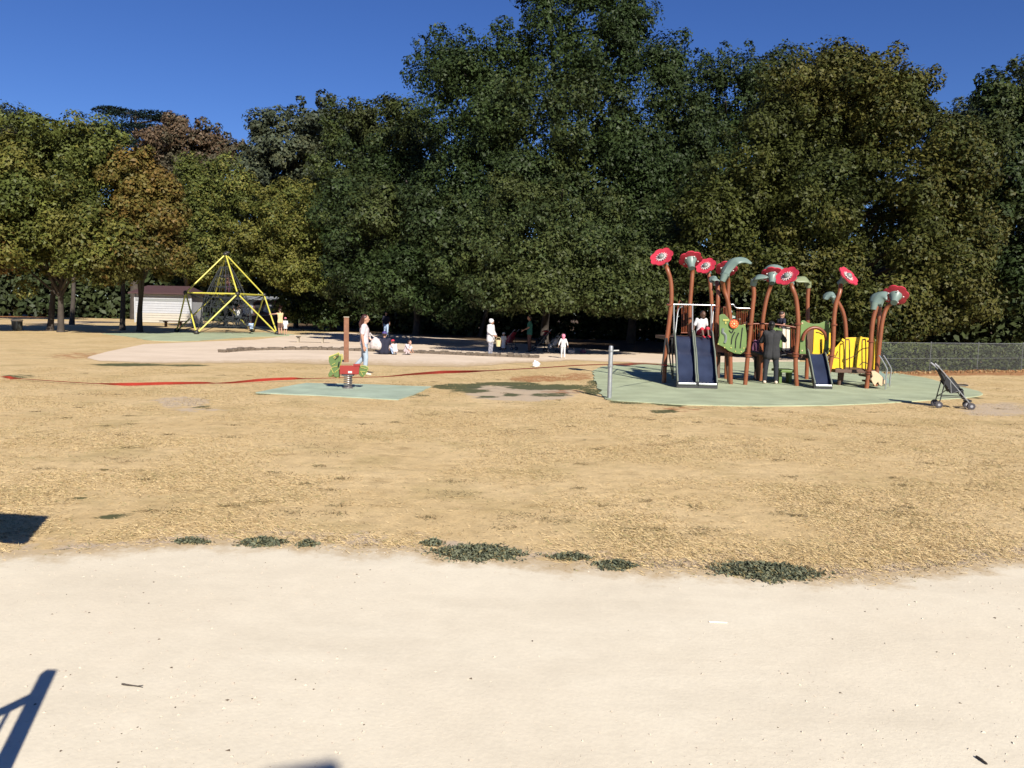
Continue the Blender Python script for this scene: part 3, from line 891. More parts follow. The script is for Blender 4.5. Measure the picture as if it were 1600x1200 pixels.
# ---- undergrowth closing the wood
def undergrowth():
    line = [(-90, 98), (-45, 98), (-33, 96), (-21, 92), (-14, 70), (-7, 60), (4, 58), (14, 54), (20, 46), (27, 41), (45, 40)]
    P, N_, S, C = [], [], [], []
    for (x0, y0), (x1, y1) in zip(line[:-1], line[1:]):
        L = math.hypot(x1 - x0, y1 - y0); n = int(L * (800 if y0 < 75 else 420))
        t = rng.random(n); dep = rng.random(n) * 4.5
        nx, ny = -(y1 - y0) / L, (x1 - x0) / L
        X = x0 + (x1 - x0) * t + nx * dep; Y = y0 + (y1 - y0) * t + ny * dep
        H = (3.0 + 4.5 * fbm(X, Y, .22, 61)) * (1.0 + .8 * (Y > 75))
        Z = H * rng.random(n) ** .85
        P.append(np.stack([X, Y, Z], -1)); N_.append(unit(np.stack([rng.normal(0, .6, n), -.6 + rng.normal(0, .5, n), .4 + rng.normal(0, .4, n)], -1)))
        S.append((.30 + rng.random(n) * .30) * (1 + .9 * (Y > 75)))
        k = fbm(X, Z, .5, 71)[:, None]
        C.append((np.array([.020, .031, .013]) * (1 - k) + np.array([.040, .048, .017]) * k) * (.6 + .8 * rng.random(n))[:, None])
    P, N_, S, C = map(np.concatenate, (P, N_, S, C))
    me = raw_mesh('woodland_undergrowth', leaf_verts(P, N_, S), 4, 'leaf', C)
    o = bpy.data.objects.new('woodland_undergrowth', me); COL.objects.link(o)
    tag(o, 'dense dark shrubs closing the wood behind the tree trunks', 'undergrowth', kind='stuff')
undergrowth()

# ================================================================== BUILT THINGS
# ---- white hut behind the left trees
def hut():
    D = 80.0
    a, b = at(212, 503, D), at(299, 504, D)
    zb = 0.0; W = b.x - a.x; H = 2.95
    c = Vector(((a.x + b.x) / 2, D, 0))
    root = thing('hut', c, 'white boarded hut with a dull red roof behind the left trees', 'hut')
    core = MB().box((c.x, D + 1.6, H / 2), (W - .06, 3.1, H)); core.build('wall', 'board_white', root)
    nb = 12
    for k in range(nb):
        z0 = .05 + k * (H - .1) / nb; h = (H - .1) / nb - .03
        if k == nb - 3:
            MB().box((c.x, D - .02, z0 + h / 2), (W, .05, h + .02)).build('dark_band', 'band_grey', root); continue
        MB().box((c.x, D + (k % 2) * .012, z0 + h / 2), (W + .02, .06, h)).build('plank', 'board_white' if k > 3 else 'board_cream', root)
    for sx in (-1, 1):
        MB().box((c.x + sx * (W / 2 + .02), D - .03, H / 2), (.12, .12, H)).build('corner_post', 'board_white', root)
    rf = MB()
    o = .55
    x0, x1, y0, y1 = c.x - W / 2 - .45, c.x + W / 2 + .35, D - .6, D + 3.8
    zr = H + .85; ym = (y0 + y1) / 2
    rf.add([(x0, y0, H - .05), (x1, y0, H - .05), (x1, y1, H - .05), (x0, y1, H - .05), (x0 + 1.0, ym, zr), (x1 - 1.0, ym, zr),
            (x0, y0, H + .06), (x1, y0, H + .06), (x1, y1, H + .06), (x0, y1, H + .06)],
           [(0, 3, 2, 1), (0, 1, 7, 6), (1, 2, 8, 7), (2, 3, 9, 8), (3, 0, 6, 9), (6, 7, 5, 4), (7, 8, 5), (8, 9, 4, 5), (9, 6, 4)])
    rf.build('roof', 'roof_red', root)
hut()

def kiosk():
    D = 76.0
    c = at(403, 503, D); c.z = 0
    root = thing('kiosk', c, 'small maroon and white kiosk seen behind the climbing pyramid', 'kiosk')
    w = 3.4
    MB().box((c.x, D + 1.2, 1.3), (w, 2.2, 2.6)).build('wall', 'maroon', root)
    MB().box((c.x - .95, D + .04, 1.85), (1.0, .08, 1.35)).build('white_board', 'board_white', root)
    MB().box((c.x + .1, D + .05, 1.75), (.75, .06, 1.0)).build('serving_hatch', 'slot_black', root)
    MB().box((c.x + 1.0, D + .03, 1.75), (.8, .09, .9), rot=Matrix.Rotation(.35, 3, 'Y')).build('leaning_board', 'board_white', root)
    MB().box((c.x, D - .2, 1.05), (w + .1, .5, .07)).build('counter', 'wood_grey', root)
    MB().prism([(c.x - w / 2 - .2, D - .7, 2.55), (c.x + w / 2 + .2, D - .7, 2.55), (c.x + w / 2 + .2, D + 2.5, 2.85), (c.x - w / 2 - .2, D + 2.5, 2.85)], .1).build('roof', 'band_grey', root)
kiosk()

# ---- benches
def bench(px0, px1, py, h, label, depth=.4, m='wood_grey', nplank=3):
    a, b = ground(px0, py), ground(px1, py)
    y = (a.y + b.y) / 2; c = Vector(((a.x + b.x) / 2, y, 0)); W = b.x - a.x
    root = thing('bench', c, label, 'bench', 'benches')
    for k in range(nplank):
        MB().box((c.x, y - depth / 2 + (k + .5) * depth / nplank, h), (W, depth / nplank - .02, .06)).build('plank', m, root, bevel=.006)
    for sx in (-.3, .3):
        MB().box((c.x + sx * W, y, h - .055), (.16, depth * .9, .05)).build('cross_bar', 'node_black', root)
        MB().box((c.x + sx * W, y, (h - .08) / 2), (.09, depth * .5, h - .08)).build('leg', m, root)
bench(448, 521, 535.5, .36, 'low wooden bench on the sand left of the wooden post')
bench(240, 300, 511, .48, 'dark bench in front of the white hut', .7, 'deck_brown')

# ---- litter bin at far left
g = ground(27, 517)
root = thing('litter_bin', g, 'dark litter bin with a pale rim at the far left', 'bin')
MB()._lathe(g, Vector((0, 0, 1)), [(.24, .05), (.28, .1), (.30, .55), (.30, .62)], 18, True).build('body', 'bin_dark', root, smooth=True)
MB()._lathe(g, Vector((0, 0, 1)), [(.31, .6), (.33, .62), (.33, .68), (.24, .70), (.24, .66)], 18, True).build('rim', 'bin_pale', root, smooth=True)
MB()._lathe(g, Vector((0, 0, 1)), [(.1, -.05), (.1, .06)], 10, True).build('foot', 'bin_dark', root)

# ---- stone kerb round the far side of the pit
def kerb():
    L = [ground(*p) for p in [(345, 551), (400, 547.5), (500, 547), (600, 550), (700, 554), (760, 556.5), (800, 558), (845, 559.5)]]
    pts = bez(L, 30)
    c = pts[len(pts) // 2].copy()
    root = thing('sandpit_wall', c, 'low curved wall of rough stones round the sandpit', 'wall')
    d = [0]
    for a, b in zip(pts[:-1], pts[1:]): d.append(d[-1] + (b - a).length)
    P = np.array([[*p] for p in pts]); d = np.array(d)
    s = 0.0
    protos = []
    for k in range(6):
        mb = MB().box((0, 0, 0), (1, 1, 1)); me = mb.mesh('stone')
        bm = bmesh.new(); bm.from_mesh(me)
        bmesh.ops.bevel(bm, geom=bm.edges[:], offset=.09, segments=1, affect='EDGES')
        for v in bm.verts: v.co += Vector((random.uniform(-.11, .11), random.uniform(-.11, .11), random.uniform(-.12, .12)))
        bm.to_mesh(me); bm.free(); me.materials.append(M['stone']); protos.append(me)
    while s < d[-1] - .2:
        w = random.uniform(.14, .36)
        t = s + w / 2
        p = Vector([np.interp(t, d, P[:, i]) for i in range(3)]); q = Vector([np.interp(t + .1, d, P[:, i]) for i in range(3)])
        o = bpy.data.objects.new('stone', protos[random.randrange(6)]); COL.objects.link(o); o.parent = root
        h = random.uniform(.11, .17)
        o.location = p - c + Vector((0, random.uniform(-.03, .03), h / 2 - .02)); o.rotation_euler = (random.uniform(-.05, .05), random.uniform(-.05, .05), math.atan2(q.y - p.y, q.x - p.x))
        o.scale = (w - .01, random.uniform(.22, .36), h)
        s += w
kerb()

# ---- wooden post
g = ground(541, 566)
root = thing('wooden_post', g, 'square weathered wooden post standing behind the spring rider', 'post')
h = 69 / (F_PX / g.y) + .02
MB().box(g + Vector((0, 0, h / 2 - .1)), (.165, .165, h + .2), rz=.2).build('shaft', 'wood_post', root, bevel=.012)
MB().box(g + Vector((0, 0, h + .012)), (.185, .185, .03), rz=.2).build('cap', 'wood_grey', root, bevel=.006)

# ---- galvanised post that holds the barrier tape
g = ground(952, 623)
PH = 1.11
root = thing('metal_post', g, 'galvanised round post with collars at the corner of the rubber pad', 'post')
MB()._lathe(g, (0, 0, 1), [(.047, -.2), (.047, PH - .02), (.043, PH), (.03, PH + .015), (.004, PH + .02)], 18, True).build('shaft', 'galvanised', root, smooth=True)
for z in (.70, 1.02):
    MB()._lathe(g, (0, 0, 1), [(.047, z - .02), (.062, z - .018), (.062, z + .014), (.047, z + .018)], 18, True).build('collar', 'galvanised', root, smooth=True)
MB().tube([g + Vector((.05, 0, 1.02)), g + Vector((.17, 0, 1.025))], .014, 8).build('bolt', 'bin_pale', root)
post_g = g

# ---- barrier tape
def tape():
    ctl = [(2, 594, 17.9, 0), (16, 591.5, 17.8, 1.2), (35, 592, 17.6, .2), (90, 597, 17.2, .1), (150, 603.5, 16.9, .3), (200, 603.5, 16.9, 1.1), (260, 600.5, 17.3, 1.0), (320, 598.5, 17.6, .7), (338, 599, 17.6, .1),
           (365, 597.5, 17.8, .7), (410, 593.5, 18.4, 1.1), (455, 591.5, 18.8, 1.0), (480, 591.5, 18.9, .3), (540, 590, 18.9, .08), (600, 588.5, 18.7, .08), (640, 585, 18.5, .6), (690, 581.5, 18.2, 1.1), (730, 580.5, 17.9, .8),
           (765, 579, 17.7, .1), (840, 575, 17.2, .08), (900, 571, 16.95, .25), (953, 569.3, 16.72, .3), (985, 569, 17.6, .9), (1010, 568.5, 18.8, .3), (1043, 571, 20.4, .3)]
    P = [at(p[0], p[1], p[2]) for p in ctl]
    for p in P: p.z = max(p.z, .045)
    pts = bez(P, 6); ang = np.interp(np.linspace(0, len(ctl) - 1, len(pts)), range(len(ctl)), [max(c[3], .3) for c in ctl])
    o0 = pts[0].copy(); o0.z = 0
    V = []
    for i, p in enumerate(pts):
        d = (pts[min(i + 1, len(pts) - 1)] - pts[max(i - 1, 0)]).normalized()
        up = (Vector((0, 0, 1)) - d * d.z).normalized(); sd = d.cross(up)
        w = (up * math.sin(ang[i]) + sd * math.cos(ang[i])) * .037
        cz = Vector((p.x, p.y, max(p.z, abs(w.z) + .008)))
        V += [cz - w - o0, cz + w - o0]
    me = bpy.data.meshes.new('barrier_tape')
    me.from_pydata([tuple(v) for v in V], [], [(2 * i, 2 * i + 1, 2 * i + 3, 2 * i + 2) for i in range(len(pts) - 1)])
    o = link('barrier_tape', me, 'tape_red'); o.location = o0
    md = o.modifiers.new('solid', 'SOLIDIFY'); md.thickness = .001
    tag(o, 'red barrier tape trailing across the lawn to the galvanised post', 'tape')
tape()

# ---- spring rider
def spring_rider():
    g = ground(543, 608)
    k = F_PX / g.y
    def q(px, py, dy=0.0):
        p = at(px, py, g.y + dy); return p
    root = thing('spring_rider', g, 'green leafy insect spring rider with a red seat box', 'spring rider')
    pts = []
    turns, n = 7, 7 * 14
    h0, h1 = .02, (608 - 586) / k
    for i in range(n + 1):
        t = i / n; a = t * turns * 2 * math.pi; r = .085
        pts.append(g + Vector((math.cos(a) * r + .01, math.sin(a) * r, h0 + (h1 - h0) * t)))
    MB().tube(pts, .014, 6).build('spring', 'spring_steel', root, smooth=True)
    MB()._lathe(g + Vector((.01, 0, 0)), (0, 0, 1), [(.12, .019), (.12, .04), (.10, .045)], 18, True).build('base_plate', 'spring_steel', root)
    MB().box(g + Vector((.01, 0, h1 + .01)), (.26, .18, .05)).build('spring_clamp', 'galvanised', root, bevel=.008)
    # red seat box of two side boards, a seat and end boards
    b0, b1 = q(530.5, 584), q(561.5, 571)
    for sy in (-.13, .13):
        mb = MB().prism([q(530.5, 584.5, sy), q(560.5, 585, sy), q(562, 571, sy), q(531, 571, sy)], .03)
        s = mb.build('seat_board', 'rider_red', root, bevel=.008)
    s0 = q(547, 581.5, -.15)
    MB().box(s0, (.085, .008, .045)).build('sticker', 'sticker', root)
    MB().prism([q(552, 570.2, -.16), q(563, 570.2, -.16), q(563, 570.2, .16), q(552, 570.2, .16)], .05).build('seat', 'rider_red', root, bevel=.01)
    MB().prism([q(531, 578, -.11), q(553, 577, -.11), q(553, 577, .11), q(531, 578, .11)], .03).build('floor_board', 'rider_red', root)
    # leafy head boards and tail, cut from thick sheet with a yellow rim
    def sheet(poly, sy, name, rim=True):
        P = [q(x, y, sy) for x, y in poly]
        c = sum(P, Vector()) / len(P)
        o = MB().prism(P, .03).build(name, 'rider_green', root, bevel=.004)
        if rim:
            big = [c + (p - c) * 1.10 for p in P]
            MB().prism([p + Vector((0, .02, 0)) for p in big], .018).build('rim', 'rider_yellow', o, bevel=.003) if False else \
                MB().prism([p + Vector((0, .026, 0)) for p in big], .018).build('rim', 'rider_yellow', o)
        return o
    hd = sheet([(514.5, 558), (518, 556.5), (522, 555), (526, 553.5), (530, 554.5), (533, 558), (533.5, 563), (532, 568), (531.5, 572), (529, 575), (530, 580), (530, 588), (526, 589), (521, 587), (515, 588), (513, 585), (516, 579), (519, 574), (516, 570), (514, 564)], -.02, 'head_board')
    for (x0, y0), (x1, y1), m, w in (((522, 559), (529, 555), 'rider_brown', .03), ((523.5, 562), (529, 557), 'slot_black', .022), ((517, 575), (521, 583), 'rider_yellow', .012), ((519, 574), (528, 572), 'rider_yellow', .012), ((524, 567), (519, 570), 'rider_yellow', .012), ((523, 582), (529, 577), 'rider_yellow', .012), ((518.5, 587), (522, 585), 'rider_brown', .03)):
        MB().bar(q(x0, y0, -.045), q(x1, y1, -.045), w, .012).build('vein' if m == 'rider_yellow' else 'eye_mark', m, hd)
    MB()._lathe(q(523, 558.5, -.04), (0, -1, 0), [(.028, 0), (.026, .015), (.002, .018)], 12, True).build('eye_disc', 'rider_yellow', hd)
    for px, py in ((527, 553.5), (532.5, 556)):
        MB().tube(bez([q(px, py, -.02), q(px + 1.5, py - 2.5, -.02), q(px + 3, py - .5, -.02), q(px + 3.2, py + 6, -.02)], 4), .012, 6).build('antenna', 'rider_yellow', hd)
    MB().tube([q(530, 566, -.20), q(530, 566, .16)], .016, 8).build('hand_grip', 'slot_black', root)
    tl = sheet([(562, 573), (566, 571.5), (571, 572), (575, 574.5), (574, 579), (571, 584), (567, 589), (563, 587), (560.5, 582)], -.02, 'tail_board')
    for (x0, y0), (x1, y1) in (((564, 574), (573, 576)), ((563, 580), (571, 581)), ((563, 579.5), (567, 586))):
        MB().bar(q(x0, y0, -.045), q(x1, y1, -.045), .012, .012).build('vein', 'rider_yellow', tl)
    for px in (533, 556):
        MB().tube([q(px, 586, -.2), q(px, 586, .2)], .016, 8).build('foot_rest', 'rider_brown', root)
spring_rider()

# ---- climbing pyramid
def pyramid():
    FL, FR = at(307, 523, 49.3), at(433, 523, 52.3)
    FL.z = FR.z = .06
    side = (FR - FL); side.z = 0
    back = Vector((-side.y, side.x, 0))
    BL, BR = FL + back, FR + back
    c = (FL + BR) / 2; c.z = 0
    root = thing('climbing_pyramid', c, 'yellow tube climbing pyramid with a rope net on green rubber', 'climbing frame')
    feet = [FL, FR, BR, BL]
    zm = 2.62
    mids = [(feet[i] + feet[(i + 1) % 4]) / 2 for i in range(4)]
    mids = [Vector((c.x + (m.x - c.x) * 1.0, c.y + (m.y - c.y) * 1.0, zm)) for m in mids]
    apex = Vector((c.x, c.y, 5.25))
    def tb(a, b): MB().tube([a, b], .05, 10).build('yellow_tube', 'yellow_tube', root, smooth=True)
    for i in range(4):
        tb(mids[i], apex); tb(mids[i], mids[(i + 1) % 4]); tb(mids[i], feet[i]); tb(mids[i], feet[(i + 1) % 4])
    for p in feet:
        MB().ellipsoid(p + Vector((0, 0, .06)), (.17, .17, .16)).build('foot_joint', 'node_black', root, smooth=True)
    for p in mids: MB().ellipsoid(p, (.15, .15, .15)).build('joint', 'node_black', root, smooth=True)
    MB().ellipsoid(apex, (.18, .18, .15)).ellipsoid(apex + Vector((.1, 0, .1)), (.2, .16, .1)).build('joint', 'node_black', root, smooth=True)
    net = MB()
    low = Vector((c.x, c.y, .35))
    def rope(a, b, r=.017): net.tube([a, b], r, 4, caps=False)
    def lerp(a, b, t): return a.lerp(b, t)
    rope(low, apex, .02)
    ring = {}
    for lv, (z, k) in enumerate(((.5, .62), (1.1, .62), (1.75, .60), (2.4, .52), (3.1, .40), (3.8, .26), (4.4, .14))):
        pts = []
        for i in range(20):
            a = i / 20 * 2 * math.pi + .3
            rad = side.length * .5 * k
            pts.append(Vector((c.x + math.cos(a) * rad, c.y + math.sin(a) * rad, z)))
        ring[lv] = pts
        for i in range(20): rope(pts[i], pts[(i + 1) % 20])
        for i in range(0, 20, 2): rope(pts[i], Vector((c.x, c.y, z - .1)))
    for lv in range(6):
        for i in range(20):
            rope(ring[lv][i], ring[lv + 1][i])
            if lv < 3: rope(ring[lv][i], ring[lv + 1][(i + 1) % 20])
    for i in range(4):
        for k in range(-1, 2):
            rope(mids[i], min(ring[3], key=lambda p: (p - mids[i]).length)); rope(mids[i], ring[2][(i * 4 + k + 13) % 20])
            rope(feet[i], min(ring[0], key=lambda p: (p - feet[i]).length)); rope(feet[i], ring[1][(i * 4 + k + 10) % 20])
    o = net.build('rope_net', 'rope', root); o['kind'] = 'stuff'
    return c
PYR = pyramid()

# ---- pushchair (umbrella type): local frame, x forward
def pushchair(g, rz, label, cloth='fabric_black', stripe='fabric_red', s=1.0, hood=None):
    root = thing('pushchair', g, label, 'pushchair', 'pushchairs', rz)
    def P(x, y, z): return Vector((x * s, y * s, z * s))
    B = lambda mb, nm, m, sm=True, par=None: mb.build(nm, m, par or root, smooth=sm, local=True)
    for sy in (-.19, .19):
        B(MB().tube(bez([P(.40, sy, .14), P(.12, sy, .47), P(-.16, sy * 1.05, .80), P(-.30, sy * 1.1, .95)], 4), .013 * s, 7), 'push_tube', 'galvanised')
        B(MB().tube([P(-.27, sy * 1.1, .925), P(-.36, sy * 1.1, 1.0)], .019 * s, 8), 'handle_grip', 'fabric_grey')
        B(MB().tube([P(-.10, sy, .72), P(-.20, sy * 1.1, .16)], .012 * s, 7), 'rear_leg', 'black_steel')
        B(MB().tube([P(-.02, sy, .66), P(.02, sy, .34), P(.16, sy, .40)], .011 * s, 7), 'seat_tube', 'galvanised')
        B(MB().tube([P(-.18, sy, .26), P(.30, sy, .26)], .010 * s, 6), 'side_strut', 'black_steel')
        for wx, dy in ((.43, 0), (-.22, 0)):
            for d in (-.035, .035):
                wh = MB()._lathe(P(wx, sy * 1.08 + d - .014, .078), (0, 1, 0), [(.05 * s, 0), (.078 * s, .004), (.078 * s, .024 * s), (.05 * s, .028 * s)], 16, True)
                w_ = B(wh, 'wheel', 'tyre')
                B(MB()._lathe(P(wx, sy * 1.08 + d - .019, .078), (0, 1, 0), [(.03 * s, 0), (.03 * s, .038 * s)], 12, True), 'hub', 'fabric_grey', True, w_)
            B(MB().tube([P(wx, sy * 1.08 - .05, .078), P(wx, sy * 1.08 + .05, .078)], .008, 6).tube([P(wx, sy * 1.08, .078), P(.40 if wx > 0 else -.20, sy, .17)], .014 * s, 6), 'axle', 'black_steel')
    B(MB().tube([P(-.19, -.2, .22), P(-.05, .2, .45)], .009 * s, 6).tube([P(-.19, .2, .22), P(-.05, -.2, .45)], .009 * s, 6), 'cross_brace', 'black_steel')
    B(MB().prism([P(.35, -.16, .17), P(.45, -.16, .19), P(.45, .16, .19), P(.35, .16, .17)], .03 * s), 'foot_rest', 'fabric_black', False)
    # sling seat
    prof = [(-.25, .90), (-.20, .84), (-.10, .66), (.02, .44), (.06, .39), (.16, .40), (.26, .44)]
    mb = MB()
    n = len(prof)
    for i, (x, z) in enumerate(prof):
        for j in range(7):
            y = (j - 3) / 3 * .175
            sag = .035 * (1 - (y / .175) ** 2)
            mb.v.append(P(x - sag * .5, y, z - sag))
    for i in range(n - 1):
        for j in range(6): mb.f.append((i * 7 + j, i * 7 + j + 1, (i + 1) * 7 + j + 1, (i + 1) * 7 + j))
    st = B(mb, 'seat', cloth)
    md = st.modifiers.new('solid', 'SOLIDIFY'); md.thickness = .025 * s
    B(MB().prism([P(-.135, -.18, .73), P(-.165, -.18, .785), P(-.165, .18, .785), P(-.135, .18, .73)], .05 * s), 'seat_stripe', stripe, False, st)
    B(MB().prism([P(.24, -.17, .45), P(.30, -.17, .22), P(.31, .17, .22), P(.25, .17, .45)], .02 * s), 'calf_flap', cloth, False, st)
    B(MB().box(P(.02, -.19, .54), (.30 * s, .015, .20 * s), rot=Matrix.Rotation(.9, 3, 'Y')), 'side_wing', cloth, False, st)
    B(MB().box(P(.02, .19, .54), (.30 * s, .015, .20 * s), rot=Matrix.Rotation(.9, 3, 'Y')), 'side_wing', cloth, False, st)
    for sy in (-.185, .185):
        B(MB().prism([P(-.24, sy, .88), P(-.10, sy, .70), P(.06, sy, .52), P(.16, sy, .46), P(.14, sy, .38), P(.0, sy, .36), P(-.10, sy, .58), P(-.20, sy, .76)], .012), 'side_panel', cloth, False, st)
    B(MB().tube(bez([P(.10, -.19, .52), P(.34, -.14, .53), P(.34, .14, .53), P(.10, .19, .52)], 4), .013 * s, 6), 'bumper_bar', 'black_steel')
    if hood:
        mb = MB()
        for i in range(7):
            a = math.radians(150 - i * 17)
            for j in range(7):
                y = (j - 3) / 3 * .19; cr = .24 * (1 - .25 * (y / .19) ** 2)
                mb.v.append(P(-.16 + math.cos(a) * cr, y, .72 + math.sin(a) * cr))
        for i in range(6):
            for j in range(6): mb.f.append((i * 7 + j, i * 7 + j + 1, (i + 1) * 7 + j + 1, (i + 1) * 7 + j))
        h = B(mb, 'hood', hood); md = h.modifiers.new('solid', 'SOLIDIFY'); md.thickness = .012
    return root
pushchair(ground(1480, 637), math.radians(-17), 'black umbrella pushchair with a red stripe parked by the rubber pad', s=.92)
pushchair(ground(797, 547), math.radians(150), 'red-seated pushchair in the shade beside the white toddler', 'fabric_red', 'fabric_grey', 1.0)
pushchair(ground(847, 548.5), math.radians(200), 'red-hooded pushchair in the shade right of the woman in teal', 'fabric_black', 'fabric_red', 1.05, hood='red_toy')
pushchair(ground(866, 551), math.radians(-160), 'grey pushchair in the shade just left of the toddler in pink hood', 'fabric_grey', 'fabric_black', .9)

# ---- wire fence at the right
def fence():
    a, b = ground(1372, 583), ground(1720, 578)
    d = (b - a); L = d.length; d.normalize()
    H = 1.05
    root = thing('wire_fence', a, 'galvanised wire mesh fence in front of the bushes at right', 'fence')
    n = 6
    for k in range(n):
        p = a + d * (L * k / (n - 1))
        MB().tube([p, p + Vector((0, 0, H + .05))], .014, 8).build('post', 'wire', root, smooth=True)
    for z in (H, .5):
        MB().tube([a + Vector((0, -.02, z)), b + Vector((0, -.02, z))], .009 if z > .9 else .007, 6).build('rail_wire', 'wire', root)
    V = []
    step = .07
    m = MB()
    m.v = []; m.f = []
    k = -H
    while k < L:
        for sgn in (1, -1):
            t0, t1 = (k, k + H)
            z0, z1 = (0.02, H) if sgn > 0 else (H, .02)
            if t1 > 0 and t0 < L:
                f0 = max(0, -t0) / H; f1 = min(1, (L - t0) / H)
                p = a + d * (t0 + f0 * H) + Vector((0, -.03, z0 + (z1 - z0) * f0)); q = a + d * (t0 + f1 * H) + Vector((0, -.03, z0 + (z1 - z0) * f1))
                m.tube([p, q], .0035, 3, caps=False)
        k += step
    o = m.build('wire_mesh', 'wire', root); o['kind'] = 'stuff'
    # bushes pressing against it
    N = 16000
    t = rng.random(N) * L
    X = a.x + d.x * t + rng.normal(0, .05, N); Y = a.y + d.y * t + .35 + rng.random(N) * 1.6
    Hh = .35 + 1.0 * fbm(t, t * 0, .8, 81)
    Z = Hh * rng.random(N)
    k = fbm(t, Z, 1.2, 83)[:, None]
    C = (np.array([.04, .055, .02]) * (1 - k) + np.array([.085, .10, .03]) * k) * (.6 + .8 * rng.random(N))[:, None]
    me = raw_mesh('shrubs', leaf_verts(np.stack([X, Y, Z], -1), unit(np.stack([rng.normal(0, .6, N), -.5 + rng.normal(0, .4, N), .5 + rng.normal(0, .3, N)], -1)), .09 + rng.random(N) * .08), 4, 'leaf', C)
    o = bpy.data.objects.new('shrubs', me); COL.objects.link(o)
    tag(o, 'low green weeds and brambles pressing against the wire fence', 'undergrowth', kind='stuff')
    N = 3000
    t = rng.random(N) * (L + 3) - 1.5
    X = a.x + d.x * t; Y = a.y + d.y * t - .1 - np.abs(rng.normal(0, .35, N)); Z = rng.random(N) * .10 * np.clip(fbm(t, t * 0, 1.4, 85) * 2 - .3, .1, 1)
    C = np.where(rng.random(N)[:, None] < .55, np.array([.28, .14, .06]), np.array([.36, .25, .12])) * (.6 + .7 * rng.random(N))[:, None]
    me = raw_mesh('dead_leaves', leaf_verts(np.stack([X, Y, Z], -1), unit(rng.normal(0, 1, (N, 3)) + np.array([0, -.3, .8])), .03 + rng.random(N) * .05), 4, 'straw', C)
    o = bpy.data.objects.new('dead_leaves', me); COL.objects.link(o)
    tag(o, 'rust brown dead leaves drifted along the foot of the wire fence', 'leaf litter', kind='stuff')
fence()

# ---- small things lying about
g = ground(838, 574)
mb = MB().ellipsoid(g + Vector((0, 0, .09)), (.13, .10, .11), 12, 8)
for v in mb.v: v += Vector((random.uniform(-.025, .025), random.uniform(-.025, .025), random.uniform(-.02, .02)))
for k, v in enumerate(mb.v): v.z = max(v.z, .004)
mb.box(g + Vector((-.05, 0, .20)), (.06, .03, .07), rz=.4)
tag(mb.build('plastic_bag', 'plastic_white', None, smooth=True), 'crumpled white bag lying on the dry grass below the toddlers', 'bag')
def bag(px, py, s, m, label):
    g = ground(px, py)
    root = thing('bag', g, label, 'bag', 'bags left in the shade')
    MB().ellipsoid(g + Vector((0, 0, .14 * s)), (.24 * s, .14 * s, .15 * s)).build('body', m, root, smooth=True)
    MB().tube(bez([g + Vector((-.12 * s, 0, .25 * s)), g + Vector((0, 0, .40 * s)), g + Vector((.12 * s, 0, .25 * s))], 5), .014, 6).build('handle', 'fabric_black', root)
bag(893, 553, .7, 'fabric_grey', 'grey bag on the shade edge right of the toddler in pink hood')
bag(911, 552.5, .65, 'cloth_plum', 'plum bag lying farthest right on the shade edge')
bag(560, 529, .8, 'fabric_grey', 'grey bag lying in the shade behind the walking woman')

g = ground(207, 1074)
a = [g + Vector((-.055, .012, .009)), g + Vector((-.02, .0, .011)), g + Vector((.02, -.004, .009)), g + Vector((.055, -.016, .010))]
mb = MB().tube(bez(a, 3), [.0035, .005, .004, .004, .0035, .003, .003, .0025, .002, .0015], 6).tube([a[2], a[2] + Vector((.03, .002, .004))], [.002, .001], 5)
tag(mb.build('twig', 'bark'), 'thin forked twig lying on the pale path at left', 'twig')
g = ground(1122, 975)
tag(MB().tube([g + Vector((-.05, .004, .010)), g + Vector((.05, -.004, .010))], .0035, 8).build('paper_stick', 'plastic_white'), 'thin white stick lying on the path right of centre', 'stick')
g = ground(1534, 1192)
a = [g + Vector((-.006, .03, .010)), g + Vector((0, .0, .012)), g + Vector((.006, -.025, .010))]
tag(MB().tube(bez(a, 3), [.004, .006, .005, .006, .004, .005, .003], 7).build('bark_piece', 'bark'), 'dark piece of bark on the path at the lower right corner', 'bark')

# ---- things out of frame whose shadows fall into the picture
def shadow_base(px, py, h):
    t = ground(px, py); k = h / sun_dir.z
    return Vector((t.x + sun_dir.x * k, t.y + sun_dir.y * k, 0))
b = shadow_base(76, 1052, 1.32)
root = thing('railing', b, 'wooden railing just outside the lower left corner that throws a shadow', 'railing')
MB().box(b + Vector((0, 0, .63)), (.06, .06, 1.40)).build('post', 'wood_post', root, bevel=.01)
arm = [b + Vector((0, 0, 1.18)), b + Vector((-.14, -.02, 1.06)), b + Vector((-.25, -.03, 1.00)), b + Vector((-.37, -.05, .90)), b + Vector((-.62, -.08, .76)), b + Vector((-1.0, -.12, .6))]
MB().tube(bez(arm, 4), .026, 8).build('curved_rail', 'wood_post', root, smooth=True)
for k, x in enumerate((-.075, -.13, -.20, -.34, -.55)):
    MB().tube([b + Vector((x, -.04, -.05)), b + Vector((x, -.04, 1.13 - k * .10))], .009, 6).build('baluster', 'black_steel', root)
b = shadow_base(45, 806, 1.55)
root = thing('notice_board', b, 'notice board on a leg just left of the frame that throws a shadow', 'sign')
MB().box(b + Vector((-.45, .05, 1.30)), (1.25, .05, .50), rz=-.12).build('board', 'wood_grey', root)
MB().box(b + Vector((-.5, .09, .62)), (.1, .1, 1.4)).build('leg', 'wood_post', root)
MB().box(b + Vector((-.62, .08, .88)), (.55, .04, .12), rz=-.12).build('plate', 'wood_grey', root)

